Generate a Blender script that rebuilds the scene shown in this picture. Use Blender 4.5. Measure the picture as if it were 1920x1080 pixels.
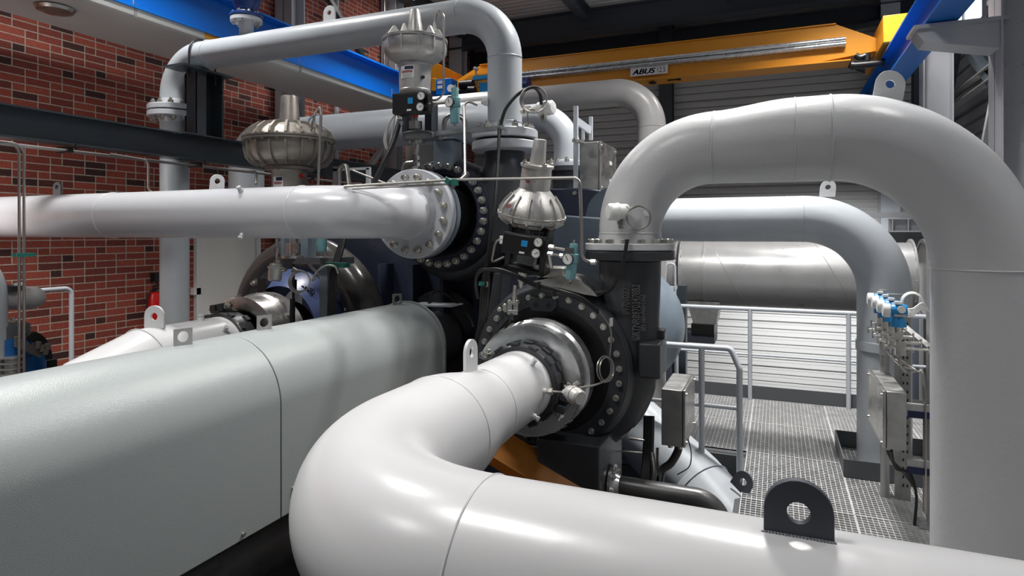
import bpy, bmesh, math, random
from math import sin, cos, pi, radians, sqrt, atan2
from mathutils import Vector, Matrix, Quaternion
random.seed(7)
C = bpy.context.scene.collection
for o in list(bpy.data.objects):
    bpy.data.objects.remove(o)

# ------------------------------------------------------------------ camera
E = 4.0                      # eye height above the hall floor
F = 1172.0                   # focal length in pixels at 1920 wide (22 mm)
TH = atan2(495.0, 1172.0)    # the camera looks this far to the left of the hall's long axis
cam = bpy.data.objects.new('camera', bpy.data.cameras.new('camera'))
C.objects.link(cam)
cam.data.sensor_width = 36.0
cam.data.lens = F * 36.0 / 1920.0
cam.data.shift_y = -104.0 / 1920.0
cam.data.clip_start = 0.02
cam.location = (0, 0, E)
cam.rotation_euler = (pi / 2, 0, TH)
bpy.context.scene.camera = cam

# ------------------------------------------------------------------ light and exposure
sc = bpy.context.scene
sc.view_settings.view_transform = 'Standard'
sc.view_settings.look = 'None'
sc.view_settings.gamma = 1.0
sc.view_settings.use_curve_mapping = False
sc.view_settings.exposure = 0.0
w = bpy.data.worlds.new('world'); sc.world = w
w.use_nodes = True
w.node_tree.nodes['Background'].inputs[0].default_value = (0.80, 0.90, 1.0, 1)
w.node_tree.nodes['Background'].inputs[1].default_value = 0.03

def area(name, loc, tgt, sx, sy, power, col=(1, 1, 1)):
    l = bpy.data.lights.new(name, 'AREA')
    l.shape = 'RECTANGLE'; l.size = sx; l.size_y = sy; l.energy = power; l.color = col
    o = bpy.data.objects.new(name, l); C.objects.link(o)
    o.location = loc
    d = Vector(tgt) - Vector(loc)
    o.rotation_euler = d.to_track_quat('-Z', 'Y').to_euler()
    return o
# the hall's high-bay lamps (housings are built further down at the same places)
LAMPS = [(-2.4, 1.3, 7.6, 56), (2.1, 3.3, 7.9, 48), (-5.0, 3.6, 8.3, 85), (-0.4, 5.6, 8.3, 190), (-6.05, 10.4, 8.62, 14),
         (-4.9, -0.4, 7.6, 66), (2.3, -0.6, 7.4, 14), (1.2, 9.6, 8.3, 110), (-5.2, 8.2, 8.3, 55)]
for i, (x, y, z, p) in enumerate(LAMPS):
    l_ = area('lamp_light', (x, y, z - 0.06), (x, y, 0), 1.1, 0.45, p, (1.0, 0.98, 0.95))
    l_.data.spread = radians(112)
# soft fill added behind the camera, where no gate is built
area('front_fill_light', (1.6, -3.6, 5.2), (-1.5, 4.0, 3.2), 4.5, 3.0, 8, (0.93, 0.97, 1.0))
fl = area('siding_fill_light', (0.6, 11.2, 4.24), (0.6, 14.9, 1.5), 3.0, 0.3, 120, (0.98, 0.99, 1.0)); fl.data.spread = radians(95)  # unseen light added to brighten the lower back wall
up = area('roof_fill_light', (-2.0, 11.2, 7.42), (-2.0, 10.6, 9.0), 3.0, 0.2, 30, (1, 1, 1))  # added upward light, only there to brighten the roof sheet
area('brick_fill_light', (-6.35, 1.9, 4.35), (-7.4, 2.9, 3.5), 1.4, 0.3, 30, (1.0, 0.97, 0.93))  # added light that lifts the bricks at the lower left

# ------------------------------------------------------------------ pixel rays (1920x1080 frame) to points on known planes
ST, CT = sin(TH), cos(TH)
def _lat(X, Y): return X * CT + Y * ST
def PD(u, v, D):
    a = (u - 960.0) / F * D
    return Vector((a * CT - D * ST, a * ST + D * CT, E - (v - 436.0) / F * D))
def PY(u, v, Y):
    t = (u - 960.0) / F
    return PD(u, v, Y / (t * ST + CT))
def PX(u, v, X):
    t = (u - 960.0) / F
    return PD(u, v, X / (t * CT - ST))
def PZ(u, v, z):
    return PD(u, v, (E - z) * F / (v - 436.0))

# ------------------------------------------------------------------ materials
def mat(name, col, rough=0.45, metal=0.0, bump=0.0, bscale=120.0, noise=0.0, nscale=6.0, coat=0.0, emit=0.0, spec=0.5):
    m = bpy.data.materials.new(name); m.use_nodes = True
    nt = m.node_tree; b = nt.nodes['Principled BSDF']
    b.inputs['Base Color'].default_value = (*col, 1)
    b.inputs['Roughness'].default_value = rough
    b.inputs['Metallic'].default_value = metal
    b.inputs['Coat Weight'].default_value = coat
    b.inputs['Coat Roughness'].default_value = 0.15
    b.inputs['Specular IOR Level'].default_value = spec
    tc = nt.nodes.new('ShaderNodeTexCoord')
    if noise > 0:
        n = nt.nodes.new('ShaderNodeTexNoise'); n.inputs['Scale'].default_value = nscale
        n.inputs['Detail'].default_value = 6.0
        r = nt.nodes.new('ShaderNodeMapRange')
        r.inputs['From Min'].default_value = 0.3; r.inputs['From Max'].default_value = 0.7
        r.inputs['To Min'].default_value = 1 - noise; r.inputs['To Max'].default_value = 1 + noise * 0.6
        mx = nt.nodes.new('ShaderNodeVectorMath'); mx.operation = 'SCALE'
        mx.inputs[0].default_value = col
        nt.links.new(tc.outputs['Object'], n.inputs['Vector'])
        nt.links.new(n.outputs['Fac'], r.inputs['Value'])
        nt.links.new(r.outputs['Result'], mx.inputs['Scale'])
        nt.links.new(mx.outputs['Vector'], b.inputs['Base Color'])
        r2 = nt.nodes.new('ShaderNodeMapRange')
        r2.inputs['From Min'].default_value = 0.3; r2.inputs['From Max'].default_value = 0.7
        r2.inputs['To Min'].default_value = rough - (0.08 if noise > 0.05 else 0.015); r2.inputs['To Max'].default_value = rough + (0.10 if noise > 0.05 else 0.02)
        nt.links.new(n.outputs['Fac'], r2.inputs['Value']); nt.links.new(r2.outputs['Result'], b.inputs['Roughness'])
    if bump > 0:
        n2 = nt.nodes.new('ShaderNodeTexNoise'); n2.inputs['Scale'].default_value = bscale
        n2.inputs['Detail'].default_value = 2.0
        bp = nt.nodes.new('ShaderNodeBump'); bp.inputs['Strength'].default_value = bump
        bp.inputs['Distance'].default_value = 0.004
        nt.links.new(tc.outputs['Object'], n2.inputs['Vector'])
        nt.links.new(n2.outputs['Fac'], bp.inputs['Height'])
        nt.links.new(bp.outputs['Normal'], b.inputs['Normal'])
    if emit > 0:
        b.inputs['Emission Color'].default_value = (*col, 1); b.inputs['Emission Strength'].default_value = emit
    return m

M = {}
M['pipe'] = mat('pipe_paint', (0.62, 0.63, 0.64), 0.33, 0, 0.30, 30, 0.0, 5)
M['pipe_bright'] = mat('pipe_paint_light', (0.66, 0.66, 0.67), 0.27, 0, 0.14, 20, 0.0, 5)
M['pipe_light'] = mat('pipe_paint_cool', (0.56, 0.57, 0.60), 0.25, 0, 0.10, 20, 0.0, 5)
M['casttext'] = mat('cast_letter_lit', (0.11, 0.11, 0.112), 0.4)  # the casing's paint, lightened as raised letters catch light and edges wear
M['pipe_blue'] = mat('pipe_paint_blue_grey', (0.44, 0.47, 0.50), 0.33, 0, 0.10, 60, 0.04, 5)
M['pipe_warm'] = mat('pipe_warm', (0.46, 0.45, 0.44), 0.35, 0, 0.10, 60, 0.06, 5)
M['weld'] = mat('weld', (0.62, 0.63, 0.64), 0.45, 0, 0.8, 160)
M['duct'] = mat('duct_metal', (0.52, 0.52, 0.52), 0.32, 0.35, 0.04, 20, 0.08, 2)
M['cover'] = mat('cover_paint', (0.36, 0.39, 0.39), 0.30, 0, 0.30, 260, 0.0, 3)
M['navy'] = mat('navy_machine_paint', (0.030, 0.036, 0.062), 0.32, 0, 0.06, 50, 0.15, 5)
M['darkcast'] = mat('dark_cast_paint', (0.042, 0.045, 0.052), 0.36, 0, 0.15, 60, 0.12, 4)
M['bronze_dark'] = mat('dark_gloss_cast', (0.062, 0.058, 0.056), 0.22, 0.0, 0.10, 30, 0.15, 4)
M['slate'] = mat('slate_machine_paint', (0.085, 0.11, 0.14), 0.36, 0, 0.05, 60, 0.08, 5)
M['blueface'] = mat('blue_machine_face', (0.065, 0.09, 0.20), 0.33, 0, 0.08, 40, 0.12, 4)
M['flange'] = mat('flange_paint', (0.52, 0.54, 0.58), 0.35, 0, 0.05, 60, 0.04, 8)
M['steelblue'] = mat('machine_blue_grey', (0.20, 0.25, 0.30), 0.38, 0, 0.05, 60, 0.05, 5)
M['beam'] = mat('beam_paint', (0.040, 0.052, 0.062), 0.33, 0, 0.03, 40, 0.1, 3)
M['beamgrey'] = mat('grey_steel', (0.46, 0.47, 0.50), 0.42, 0, 0.03, 40, 0.06, 3)
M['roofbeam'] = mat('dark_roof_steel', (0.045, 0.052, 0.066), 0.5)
M['rail'] = mat('rail_paint', (0.56, 0.59, 0.64), 0.35, 0, 0.03, 40)
M['zinc'] = mat('galvanized', (0.46, 0.46, 0.45), 0.42, 0.75, 0.05, 60, 0.16, 14)
M['grate'] = mat('grating_zinc', (0.78, 0.78, 0.78), 0.42, 0.30, 0, 1, 0.14, 8)
M['bolt'] = mat('bolt_metal', (0.62, 0.60, 0.55), 0.30, 0.85, 0, 1, 0.12, 30)
M['stainless'] = mat('stainless', (0.58, 0.56, 0.53), 0.30, 0.9, 0.02, 80, 0.08, 10)
M['brushed'] = mat('brushed_cover', (0.66, 0.67, 0.68), 0.26, 0.9, 0.04, 12, 0.08, 6)
M['cast'] = mat('cast_aluminium', (0.31, 0.285, 0.255), 0.46, 0.75, 0.25, 90, 0.15, 10)
M['cast_bright'] = mat('cast_aluminium_bright', (0.56, 0.55, 0.53), 0.42, 0.7, 0.25, 90, 0.12, 10)
M['tube'] = mat('steel_tube', (0.44, 0.42, 0.40), 0.34, 0.9)
M['darktube'] = mat('dark_steel_pipe', (0.10, 0.10, 0.10), 0.32, 0.5, 0.05, 40, 0.2, 5)
M['black'] = mat('black', (0.010, 0.010, 0.011), 0.40)
M['rubber'] = mat('rubber', (0.014, 0.014, 0.014), 0.36, 0, 0.3, 200)
M['blackiron'] = mat('black_iron', (0.045, 0.047, 0.052), 0.32, 0.2, 0.2, 60)
M['blue'] = mat('crane_blue', (0.0, 0.16, 0.62), 0.34, 0, 0.02, 30)
M['blue_l'] = mat('pump_blue', (0.01, 0.13, 0.40), 0.35)
M['blue_d'] = mat('valve_blue', (0.01, 0.045, 0.19), 0.35)
M['sky'] = mat('transmitter_blue', (0.02, 0.26, 0.58), 0.35)
M['yellow'] = mat('crane_yellow', (0.72, 0.29, 0.015), 0.38)
M['orange'] = mat('frame_orange', (0.36, 0.135, 0.02), 0.45, 0, 0.05, 30, 0.2, 4)
M['trough'] = mat('trough_white', (0.66, 0.66, 0.64), 0.55, 0, 0, 1, 0.03, 2)
M['white'] = mat('white', (0.80, 0.80, 0.78), 0.5)
M['teal'] = mat('teal_paint', (0.17, 0.37, 0.40), 0.42)
M['green'] = mat('clamp_green', (0.02, 0.16, 0.13), 0.4)
M['red'] = mat('red', (0.62, 0.01, 0.01), 0.3)
M['pinkcap'] = mat('red_cap', (0.40, 0.16, 0.16), 0.4)
M['roofsheet'] = mat('roof_sheet', (0.40, 0.40, 0.40), 0.5)
M['siding'] = mat('wall_panel', (0.52, 0.52, 0.51), 0.42, 0, 0.02, 20)
M['groove'] = mat('panel_joint', (0.10, 0.10, 0.10), 0.7)
M['siding_r'] = mat('wall_panel_right', (0.40, 0.40, 0.41), 0.45)
M['concrete'] = mat('concrete', (0.09, 0.09, 0.09), 0.7, 0, 0.1, 20, 0.3, 2)
M['door'] = mat('door_paint', (0.84, 0.82, 0.77), 0.45)
M['concretecol'] = mat('concrete_grey', (0.45, 0.45, 0.43), 0.7)
M['kick'] = mat('kick_plate', (0.105, 0.112, 0.118), 0.4, 0.1)
M['lamp'] = mat('lamp_glow', (1.0, 0.98, 0.95), 0.5, emit=9.0)
M['daylight'] = mat('daylight_pane', (0.85, 0.93, 1.0), 0.3, emit=1.6)
M['navyink'] = mat('navy_ink', (0.006, 0.012, 0.065), 0.5)
M['ink'] = mat('ink', (0.01, 0.01, 0.01), 0.5)
M['lug_dark'] = mat('lug_grey', (0.098, 0.105, 0.125), 0.38, 0, 0.03, 40)

def brick_mat():
    m = bpy.data.materials.new('brick'); m.use_nodes = True
    nt = m.node_tree; N = nt.nodes; L = nt.links; b = N['Principled BSDF']
    b.inputs['Roughness'].default_value = 0.75
    tc = N.new('ShaderNodeTexCoord'); sep = N.new('ShaderNodeSeparateXYZ'); L.new(tc.outputs['Object'], sep.inputs[0])
    def mth(op, a, b_=None, c=None):
        n = N.new('ShaderNodeMath'); n.operation = op
        for i, x in enumerate((a, b_, c)):
            if x is None: continue
            if isinstance(x, (int, float)): n.inputs[i].default_value = x
            else: L.new(x, n.inputs[i])
        return n.outputs[0]
    RH = 0.0833
    v = mth('DIVIDE', sep.outputs['Z'], RH); row = mth('FLOOR', v); fv = mth('FRACT', v)
    # each course repeats stretcher + stretcher + header, shifted from course to course
    P = 0.625
    sh = mth('MULTIPLY', mth('FRACT', mth('MULTIPLY', row, 0.4)), P)
    k = mth('DIVIDE', mth('ADD', sep.outputs['Y'], sh), P); kf = mth('FRACT', k); ki = mth('FLOOR', k)
    x = mth('MULTIPLY', kf, P)                       # 0..0.625
    s1 = mth('GREATER_THAN', x, 0.25); s2 = mth('GREATER_THAN', x, 0.5)
    bx = mth('SUBTRACT', x, mth('MULTIPLY', mth('ADD', s1, s2), 0.25))
    wd = mth('SUBTRACT', 0.25, mth('MULTIPLY', s2, 0.125))
    # wobble of the joints
    nz = N.new('ShaderNodeTexNoise'); nz.inputs['Scale'].default_value = 28.0; nz.inputs['Detail'].default_value = 4
    L.new(tc.outputs['Object'], nz.inputs['Vector'])
    wob = mth('MULTIPLY', mth('SUBTRACT', nz.outputs['Fac'], 0.5), 0.008)
    e1 = mth('MINIMUM', bx, mth('SUBTRACT', wd, bx))
    yv = mth('MULTIPLY', fv, RH); e2 = mth('MINIMUM', yv, mth('SUBTRACT', RH, yv))
    e = mth('ADD', mth('MINIMUM', e1, e2), wob)
    isb = N.new('ShaderNodeMapRange'); isb.inputs['From Min'].default_value = 0.0045; isb.inputs['From Max'].default_value = 0.0075
    L.new(e, isb.inputs['Value'])
    idv = N.new('ShaderNodeCombineXYZ')
    L.new(mth('ADD', mth('MULTIPLY', ki, 3.0), mth('ADD', s1, s2)), idv.inputs[0]); L.new(row, idv.inputs[1])
    wn = N.new('ShaderNodeTexWhiteNoise'); wn.noise_dimensions = '2D'; L.new(idv.outputs[0], wn.inputs['Vector'])
    cr = N.new('ShaderNodeValToRGB'); L.new(wn.outputs['Value'], cr.inputs[0])
    els = cr.color_ramp.elements
    els[0].position = 0.0; els[0].color = (0.055, 0.020, 0.018, 1)
    els[1].position = 1.0; els[1].color = (0.42, 0.092, 0.055, 1)
    for p, c in ((0.07, (0.07, 0.024, 0.020, 1)), (0.13, (0.22, 0.046, 0.032, 1)), (0.6, (0.33, 0.062, 0.042, 1))):
        q = els.new(p); q.color = c
    n3 = N.new('ShaderNodeTexNoise'); n3.inputs['Scale'].default_value = 60.0; n3.inputs['Detail'].default_value = 8
    L.new(tc.outputs['Object'], n3.inputs['Vector'])
    dm = N.new('ShaderNodeMapRange'); dm.inputs['From Min'].default_value = 0.3; dm.inputs['From Max'].default_value = 0.7
    dm.inputs['To Min'].default_value = 0.65; dm.inputs['To Max'].default_value = 1.25
    L.new(n3.outputs['Fac'], dm.inputs['Value'])
    sc_ = N.new('ShaderNodeVectorMath'); sc_.operation = 'SCALE'; L.new(cr.outputs[0], sc_.inputs[0]); L.new(dm.outputs[0], sc_.inputs['Scale'])
    mx = N.new('ShaderNodeMix'); mx.data_type = 'RGBA'
    L.new(isb.outputs[0], mx.inputs['Factor']); mx.inputs['A'].default_value = (0.50, 0.42, 0.34, 1)
    L.new(sc_.outputs[0], mx.inputs['B']); L.new(mx.outputs['Result'], b.inputs['Base Color'])
    bp = N.new('ShaderNodeBump'); bp.inputs['Strength'].default_value = 0.7; bp.inputs['Distance'].default_value = 0.006
    L.new(mth('ADD', isb.outputs[0], mth('MULTIPLY', n3.outputs['Fac'], 0.3)), bp.inputs['Height'])
    L.new(bp.outputs['Normal'], b.inputs['Normal'])
    return m
M['brick'] = brick_mat()

# ------------------------------------------------------------------ mesh builder
def frame(d):
    d = Vector(d).normalized()
    up = Vector((0, 0, 1)) if abs(d.z) < 0.95 else Vector((0, 1, 0))
    a = up.cross(d).normalized(); b = d.cross(a).normalized()
    return a, b, d

class MB:
    def __init__(self, T=None):
        self.v = []; self.f = []; self.T = T
    def add(self, vs, fs):
        n = len(self.v)
        for p in vs:
            p = Vector(p)
            self.v.append(self.T @ p if self.T else p)
        self.f += [tuple(n + i for i in f) for f in fs]
        return self
    def box(self, c, s, R=None):
        c = Vector(c); hx, hy, hz = s[0] / 2, s[1] / 2, s[2] / 2
        vs = [Vector((x * hx, y * hy, z * hz)) for x in (-1, 1) for y in (-1, 1) for z in (-1, 1)]
        if R is not None: vs = [R @ p for p in vs]
        return self.add([c + p for p in vs], [(0, 1, 3, 2), (4, 6, 7, 5), (0, 4, 5, 1), (2, 3, 7, 6), (0, 2, 6, 4), (1, 5, 7, 3)])
    def bb(self, a, b):
        a = Vector(a); b = Vector(b)
        return self.box((a + b) / 2, [abs(b[i] - a[i]) for i in range(3)])
    def bar(self, p, q, w, h, roll=None):
        # rectangular bar from p to q, w across, h high (local up)
        p = Vector(p); q = Vector(q); a, b, d = frame(q - p)
        if roll is not None:
            up = Vector(roll); a = up.cross(d).normalized(); b = d.cross(a).normalized()
        vs = []
        for c in (p, q):
            for sx, sy in ((-1, -1), (1, -1), (1, 1), (-1, 1)):
                vs.append(c + a * (sx * w / 2) + b * (sy * h / 2))
        return self.add(vs, [(3, 2, 1, 0), (4, 5, 6, 7), (0, 1, 5, 4), (1, 2, 6, 5), (2, 3, 7, 6), (3, 0, 4, 7)])
    def tube(self, path, r, seg=32, caps=True):
        path = [Vector(p) for p in path]; n = len(path)
        rs = [r] * n if isinstance(r, (int, float)) else list(r)
        T = []
        for i in range(n):
            if i == 0: t = path[1] - path[0]
            elif i == n - 1: t = path[-1] - path[-2]
            else: t = (path[i + 1] - path[i]).normalized() + (path[i] - path[i - 1]).normalized()
            T.append(t.normalized())
        a, b, _ = frame(T[0])
        vs = []; fs = []
        for i in range(n):
            if i:
                ax = T[i - 1].cross(T[i])
                if ax.length > 1e-7:
                    q = Matrix.Rotation(T[i - 1].angle(T[i]), 3, ax.normalized()); a = q @ a
                a = (a - T[i] * a.dot(T[i])).normalized()
            b = T[i].cross(a)
            k = 1.0
            for j in range(seg):
                t = 2 * pi * j / seg
                vs.append(path[i] + (a * cos(t) + b * sin(t)) * rs[i])
        for i in range(n - 1):
            for j in range(seg):
                k = (j + 1) % seg
                fs.append((i * seg + j, i * seg + k, (i + 1) * seg + k, (i + 1) * seg + j))
        if caps:
            fs.append(tuple(reversed(range(seg)))); fs.append(tuple((n - 1) * seg + j for j in range(seg)))
        return self.add(vs, fs)
    def cyl(self, p, q, r, seg=24, r2=None):
        return self.tube([p, q], [r, r if r2 is None else r2], seg)
    def lathe(self, prof, o, d, seg=48, closed=False, scal=None):
        # prof: (radius, distance along d)
        o = Vector(o); a, b, d = frame(d); vs = []; fs = []; n = len(prof)
        for (r, h) in prof:
            for j in range(seg):
                t = 2 * pi * j / seg
                vs.append(o + d * h + (a * cos(t) + b * sin(t)) * r)
        rng = n if closed else n - 1
        for i in range(rng):
            i2 = (i + 1) % n
            for j in range(seg):
                k = (j + 1) % seg
                fs.append((i * seg + j, i * seg + k, i2 * seg + k, i2 * seg + j))
        if not closed:
            if prof[0][0] > 1e-6: fs.append(tuple(reversed(range(seg))))
            if prof[-1][0] > 1e-6: fs.append(tuple((n - 1) * seg + j for j in range(seg)))
        return self.add(vs, fs)
    def ring(self, o, d, R, r, seg=48, s2=8, a0=0, a1=2 * pi, sq=1.0):
        o = Vector(o); a, b, d = frame(d); vs = []; fs = []
        full = abs(a1 - a0 - 2 * pi) < 1e-6
        n = seg if full else seg + 1
        for i in range(n):
            t = a0 + (a1 - a0) * i / seg
            u = a * cos(t) + b * sin(t)
            for j in range(s2):
                q = 2 * pi * j / s2
                vs.append(o + u * (R + r * cos(q)) + d * (r * sq * sin(q)))
        for i in range(seg):
            i2 = (i + 1) % n
            for j in range(s2):
                k = (j + 1) % s2
                fs.append((i * s2 + j, i * s2 + k, i2 * s2 + k, i2 * s2 + j))
        if not full:
            fs.append(tuple(reversed(range(s2)))); fs.append(tuple((n - 1) * s2 + j for j in range(s2)))
        return self.add(vs, fs)
    def hex(self, o, d, af, h, rot=0.0, n=6):
        o = Vector(o); a, b, d = frame(d); R = af / 2 / cos(pi / n); vs = []
        for hh in (0, h):
            for j in range(n):
                t = 2 * pi * (j + rot) / n
                vs.append(o + d * hh + (a * cos(t) + b * sin(t)) * R)
        return self.add(vs, [tuple(reversed(range(n))), tuple(range(n, 2 * n))] + [(j, (j + 1) % n, n + (j + 1) % n, n + j) for j in range(n)])
    def prism(self, poly, d):
        # poly: points in a plane, d: extrusion vector
        d = Vector(d); p = [Vector(q) for q in poly]; n = len(p)
        return self.add(p + [q + d for q in p], [tuple(reversed(range(n))), tuple(range(n, 2 * n))] + [(j, (j + 1) % n, n + (j + 1) % n, n + j) for j in range(n)])
    def plate_hole(self, c, ax, up, w, h, t, rh, round_top=True, hole_up=None, seg=28):
        # lifting lug: base centre c, width along ax, height along up, thickness t, hole of radius rh
        ax = Vector(ax).normalized(); up = Vector(up).normalized(); nn = ax.cross(up).normalized(); c = Vector(c)
        hc = (h - w / 2) if hole_up is None else hole_up
        out = []
        for i in range(seg):
            a = 2 * pi * i / seg - pi / 2
            dx, dz = cos(a), sin(a)
            if dz >= 0 and round_top:
                zc = h - w / 2
                # ray from the hole's centre to the outline: semicircle of radius w/2 about (0, zc)
                f = zc - hc; B = -dz * f; disc = B * B - (f * f - (w / 2) ** 2)
                s = -B + sqrt(max(disc, 0))
                x, z = s * dx, hc + s * dz
            else:
                s = 1e9
                if abs(dx) > 1e-6: s = min(s, (w / 2) / abs(dx))
                if dz < -1e-6: s = min(s, hc / -dz)
                if dz > 1e-6: s = min(s, (h - hc) / dz)
                x, z = s * dx, hc + s * dz
            out.append((x, z))
        # make the corners sharp
        if True:
            for cx, cz in ((w / 2, 0), (-w / 2, 0)) + (((w / 2, h), (-w / 2, h)) if not round_top else ()):
                j = min(range(seg), key=lambda i: (out[i][0] - cx) ** 2 + (out[i][1] - cz) ** 2)
                out[j] = (cx, cz)
        vs = []; fs = []
        for side in (-t / 2, t / 2):
            for (x, z) in out: vs.append(c + ax * x + up * z + nn * side)
            for i in range(seg):
                a = 2 * pi * i / seg - pi / 2
                vs.append(c + ax * (rh * cos(a)) + up * (hc + rh * sin(a)) + nn * side)
        for i in range(seg):
            k = (i + 1) % seg
            fs += [(i, k, seg + k, seg + i), (2 * seg + i, 3 * seg + i, 3 * seg + k, 2 * seg + k),
                   (i, 2 * seg + i, 2 * seg + k, k), (seg + i, seg + k, 3 * seg + k, 3 * seg + i)]
        return self.add(vs, fs)
    def mesh(self, name, off, smooth=True, ang=35):
        me = bpy.data.meshes.new(name)
        me.from_pydata([p - off for p in self.v], [], self.f)
        me.validate()
        bm = bmesh.new(); bm.from_mesh(me); bmesh.ops.recalc_face_normals(bm, faces=bm.faces); bm.to_mesh(me); bm.free()
        if smooth:
            me.shade_smooth(); me.set_sharp_from_angle(angle=radians(ang))
        return me

def woff(parent):
    v = Vector((0, 0, 0))
    while parent is not None:
        v += parent.location; parent = parent.parent
    return v
def obj(name, mb, m, parent=None, label=None, ang=35, smooth=True, bev=0.0, kind=None):
    me = mb.mesh(name, woff(parent), smooth, ang)
    me.materials.append(M[m] if isinstance(m, str) else m)
    o = bpy.data.objects.new(name, me); C.objects.link(o)
    if parent is not None: o.parent = parent
    if label: o['label'] = label
    if kind: o['kind'] = kind
    if bev > 0:
        bv = o.modifiers.new('bevel', 'BEVEL'); bv.width = bev; bv.segments = 2; bv.limit_method = 'ANGLE'; bv.angle_limit = radians(40)
    return o
def thing(name, label, cat, loc=(0, 0, 0), group=None):
    o = bpy.data.objects.new(name, None); C.objects.link(o); o.location = loc; o.empty_display_size = 0.1
    o['label'] = label; o['category'] = cat
    if group: o['group'] = group
    return o
def tag(o, label, cat, group=None):
    o['label'] = label; o['category'] = cat
    if group: o['group'] = group
    return o
def struct(name, mb, m, **k):
    o = obj(name, mb, m, **k); o['kind'] = 'structure'; return o
def inst(name, me, parent, pos, d=None, spin=0.0, scale=1.0):
    # a part that shares its mesh with its fellows; the mesh is built along +Z at the origin
    o = bpy.data.objects.new(name, me); C.objects.link(o)
    if parent is not None: o.parent = parent
    o.location = Vector(pos) - woff(parent)
    if d is not None:
        q = Vector((0, 0, 1)).rotation_difference(Vector(d).normalized())
        o.rotation_mode = 'QUATERNION'
        o.rotation_quaternion = q @ Quaternion((0, 0, 1), spin)
    o.scale = (scale,) * 3
    return o
def dup_tree(o, parent=None):
    c = o.copy(); C.objects.link(c)
    if parent is not None: c.parent = parent
    for ch in list(o.children): dup_tree(ch, c)
    return c
def bend(pts, R, n=12):
    # polyline with rounded corners of centre-line radius R
    pts = [Vector(p) for p in pts]; out = [pts[0]]
    Rs = [R] * len(pts) if isinstance(R, (int, float)) else R
    for i in range(1, len(pts) - 1):
        p, q, s = pts[i - 1], pts[i], pts[i + 1]
        a = (p - q).normalized(); b = (s - q).normalized()
        ang = a.angle(b); r = Rs[i]
        if ang > pi - 0.02 or r <= 0: out.append(q); continue
        t = r / math.tan(ang / 2); t = min(t, (p - q).length * 0.98, (s - q).length * 0.98); r = t * math.tan(ang / 2)
        c = q + (a + b).normalized() * (r / sin(ang / 2))
        st = q + a * t; en = q + b * t
        v0 = st - c; tot = pi - ang; ax = v0.cross(en - c).normalized()
        for k in range(n + 1): out.append(c + Matrix.Rotation(tot * k / n, 3, ax) @ v0)
    out.append(pts[-1]); return out
def spline(pts, n=10):
    # smooth curve through the points (cables)
    pts = [Vector(p) for p in pts]; P = [pts[0] * 2 - pts[1]] + pts + [pts[-1] * 2 - pts[-2]]; out = []
    for i in range(1, len(P) - 2):
        p0, p1, p2, p3 = P[i - 1], P[i], P[i + 1], P[i + 2]
        for k in range(n):
            t = k / n
            out.append(0.5 * ((2 * p1) + (p2 - p0) * t + (2 * p0 - 5 * p1 + 4 * p2 - p3) * t * t + (3 * p1 - p0 - 3 * p2 + p3) * t ** 3))
    out.append(pts[-1]); return out
def text_mesh(name, s, parent, m, origin, xdir, ydir, size, extrude=0.002, shear=0.0, bold=0.0, squeeze=1.0, shifts=None):
    cu = bpy.data.curves.new(name, 'FONT'); cu.body = s; cu.size = size; cu.extrude = extrude; cu.shear = shear; cu.offset = bold
    tmp = bpy.data.objects.new(name + '_tmp', cu); C.objects.link(tmp)
    dg = bpy.context.evaluated_depsgraph_get(); me = bpy.data.meshes.new_from_object(tmp.evaluated_get(dg))
    bpy.data.objects.remove(tmp)
    x = Vector(xdir).normalized(); y = Vector(ydir).normalized(); z = x.cross(y)
    R = Matrix((x, y, z)).transposed(); off = woff(parent)
    for v in me.vertices: v.co = R @ Vector((v.co.x * squeeze, v.co.y, v.co.z)) + Vector(origin) - off
    if shifts:
        vs = [v.co.copy() for v in me.vertices]; fs = [tuple(p.vertices) for p in me.polygons]; n = len(vs); V = []; Fc = []
        for k, (dx, dy) in enumerate(shifts):
            V += [v + x * dx + y * dy for v in vs]; Fc += [tuple(i + n * k for i in f) for f in fs]
        me = bpy.data.meshes.new(name); me.from_pydata(V, [], Fc)
    me.materials.clear(); me.materials.append(M[m]); me.name = name
    o = bpy.data.objects.new(name, me); C.objects.link(o); o.parent = parent
    return o

# shared small meshes, built along +Z
def bolt_mesh(name, af, h, stud=0.0, sr=0.0, washer=True, m='bolt'):
    b = MB()
    if washer: b.lathe([(0, 0), (af * 0.62, 0), (af * 0.62, af * 0.10), (0, af * 0.10)], (0, 0, 0), (0, 0, 1), 20)
    b.hex((0, 0, 0), (0, 0, 1), af, h)
    b.lathe([(af * 0.5, h), (af * 0.42, h + af * 0.06), (0, h + af * 0.06)], (0, 0, 0), (0, 0, 1), 20)
    if stud: b.cyl((0, 0, h), (0, 0, h + stud), sr, 14)
    me = b.mesh(name, Vector((0, 0, 0))); me.materials.append(M[m]); return me
BOLT = bolt_mesh('bolt', 0.030, 0.016, 0.010, 0.008)
BOLT_L = bolt_mesh('bolt', 0.046, 0.030, 0.022, 0.014)
BOLT_H = bolt_mesh('bolt', 0.050, 0.024, washer=False)
BOLT_S = bolt_mesh('bolt', 0.016, 0.009)
CAPSCREW = None
b_ = MB(); b_.lathe([(0, 0), (0.021, 0), (0.021, 0.004), (0.016, 0.004), (0.0165, 0.018), (0.015, 0.021), (0.0085, 0.021), (0.0085, 0.013), (0, 0.013)], (0, 0, 0), (0, 0, 1), 20)
CAPSCREW = b_.mesh('bolt', Vector((0, 0, 0))); CAPSCREW.materials.append(M['bolt'])

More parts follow.
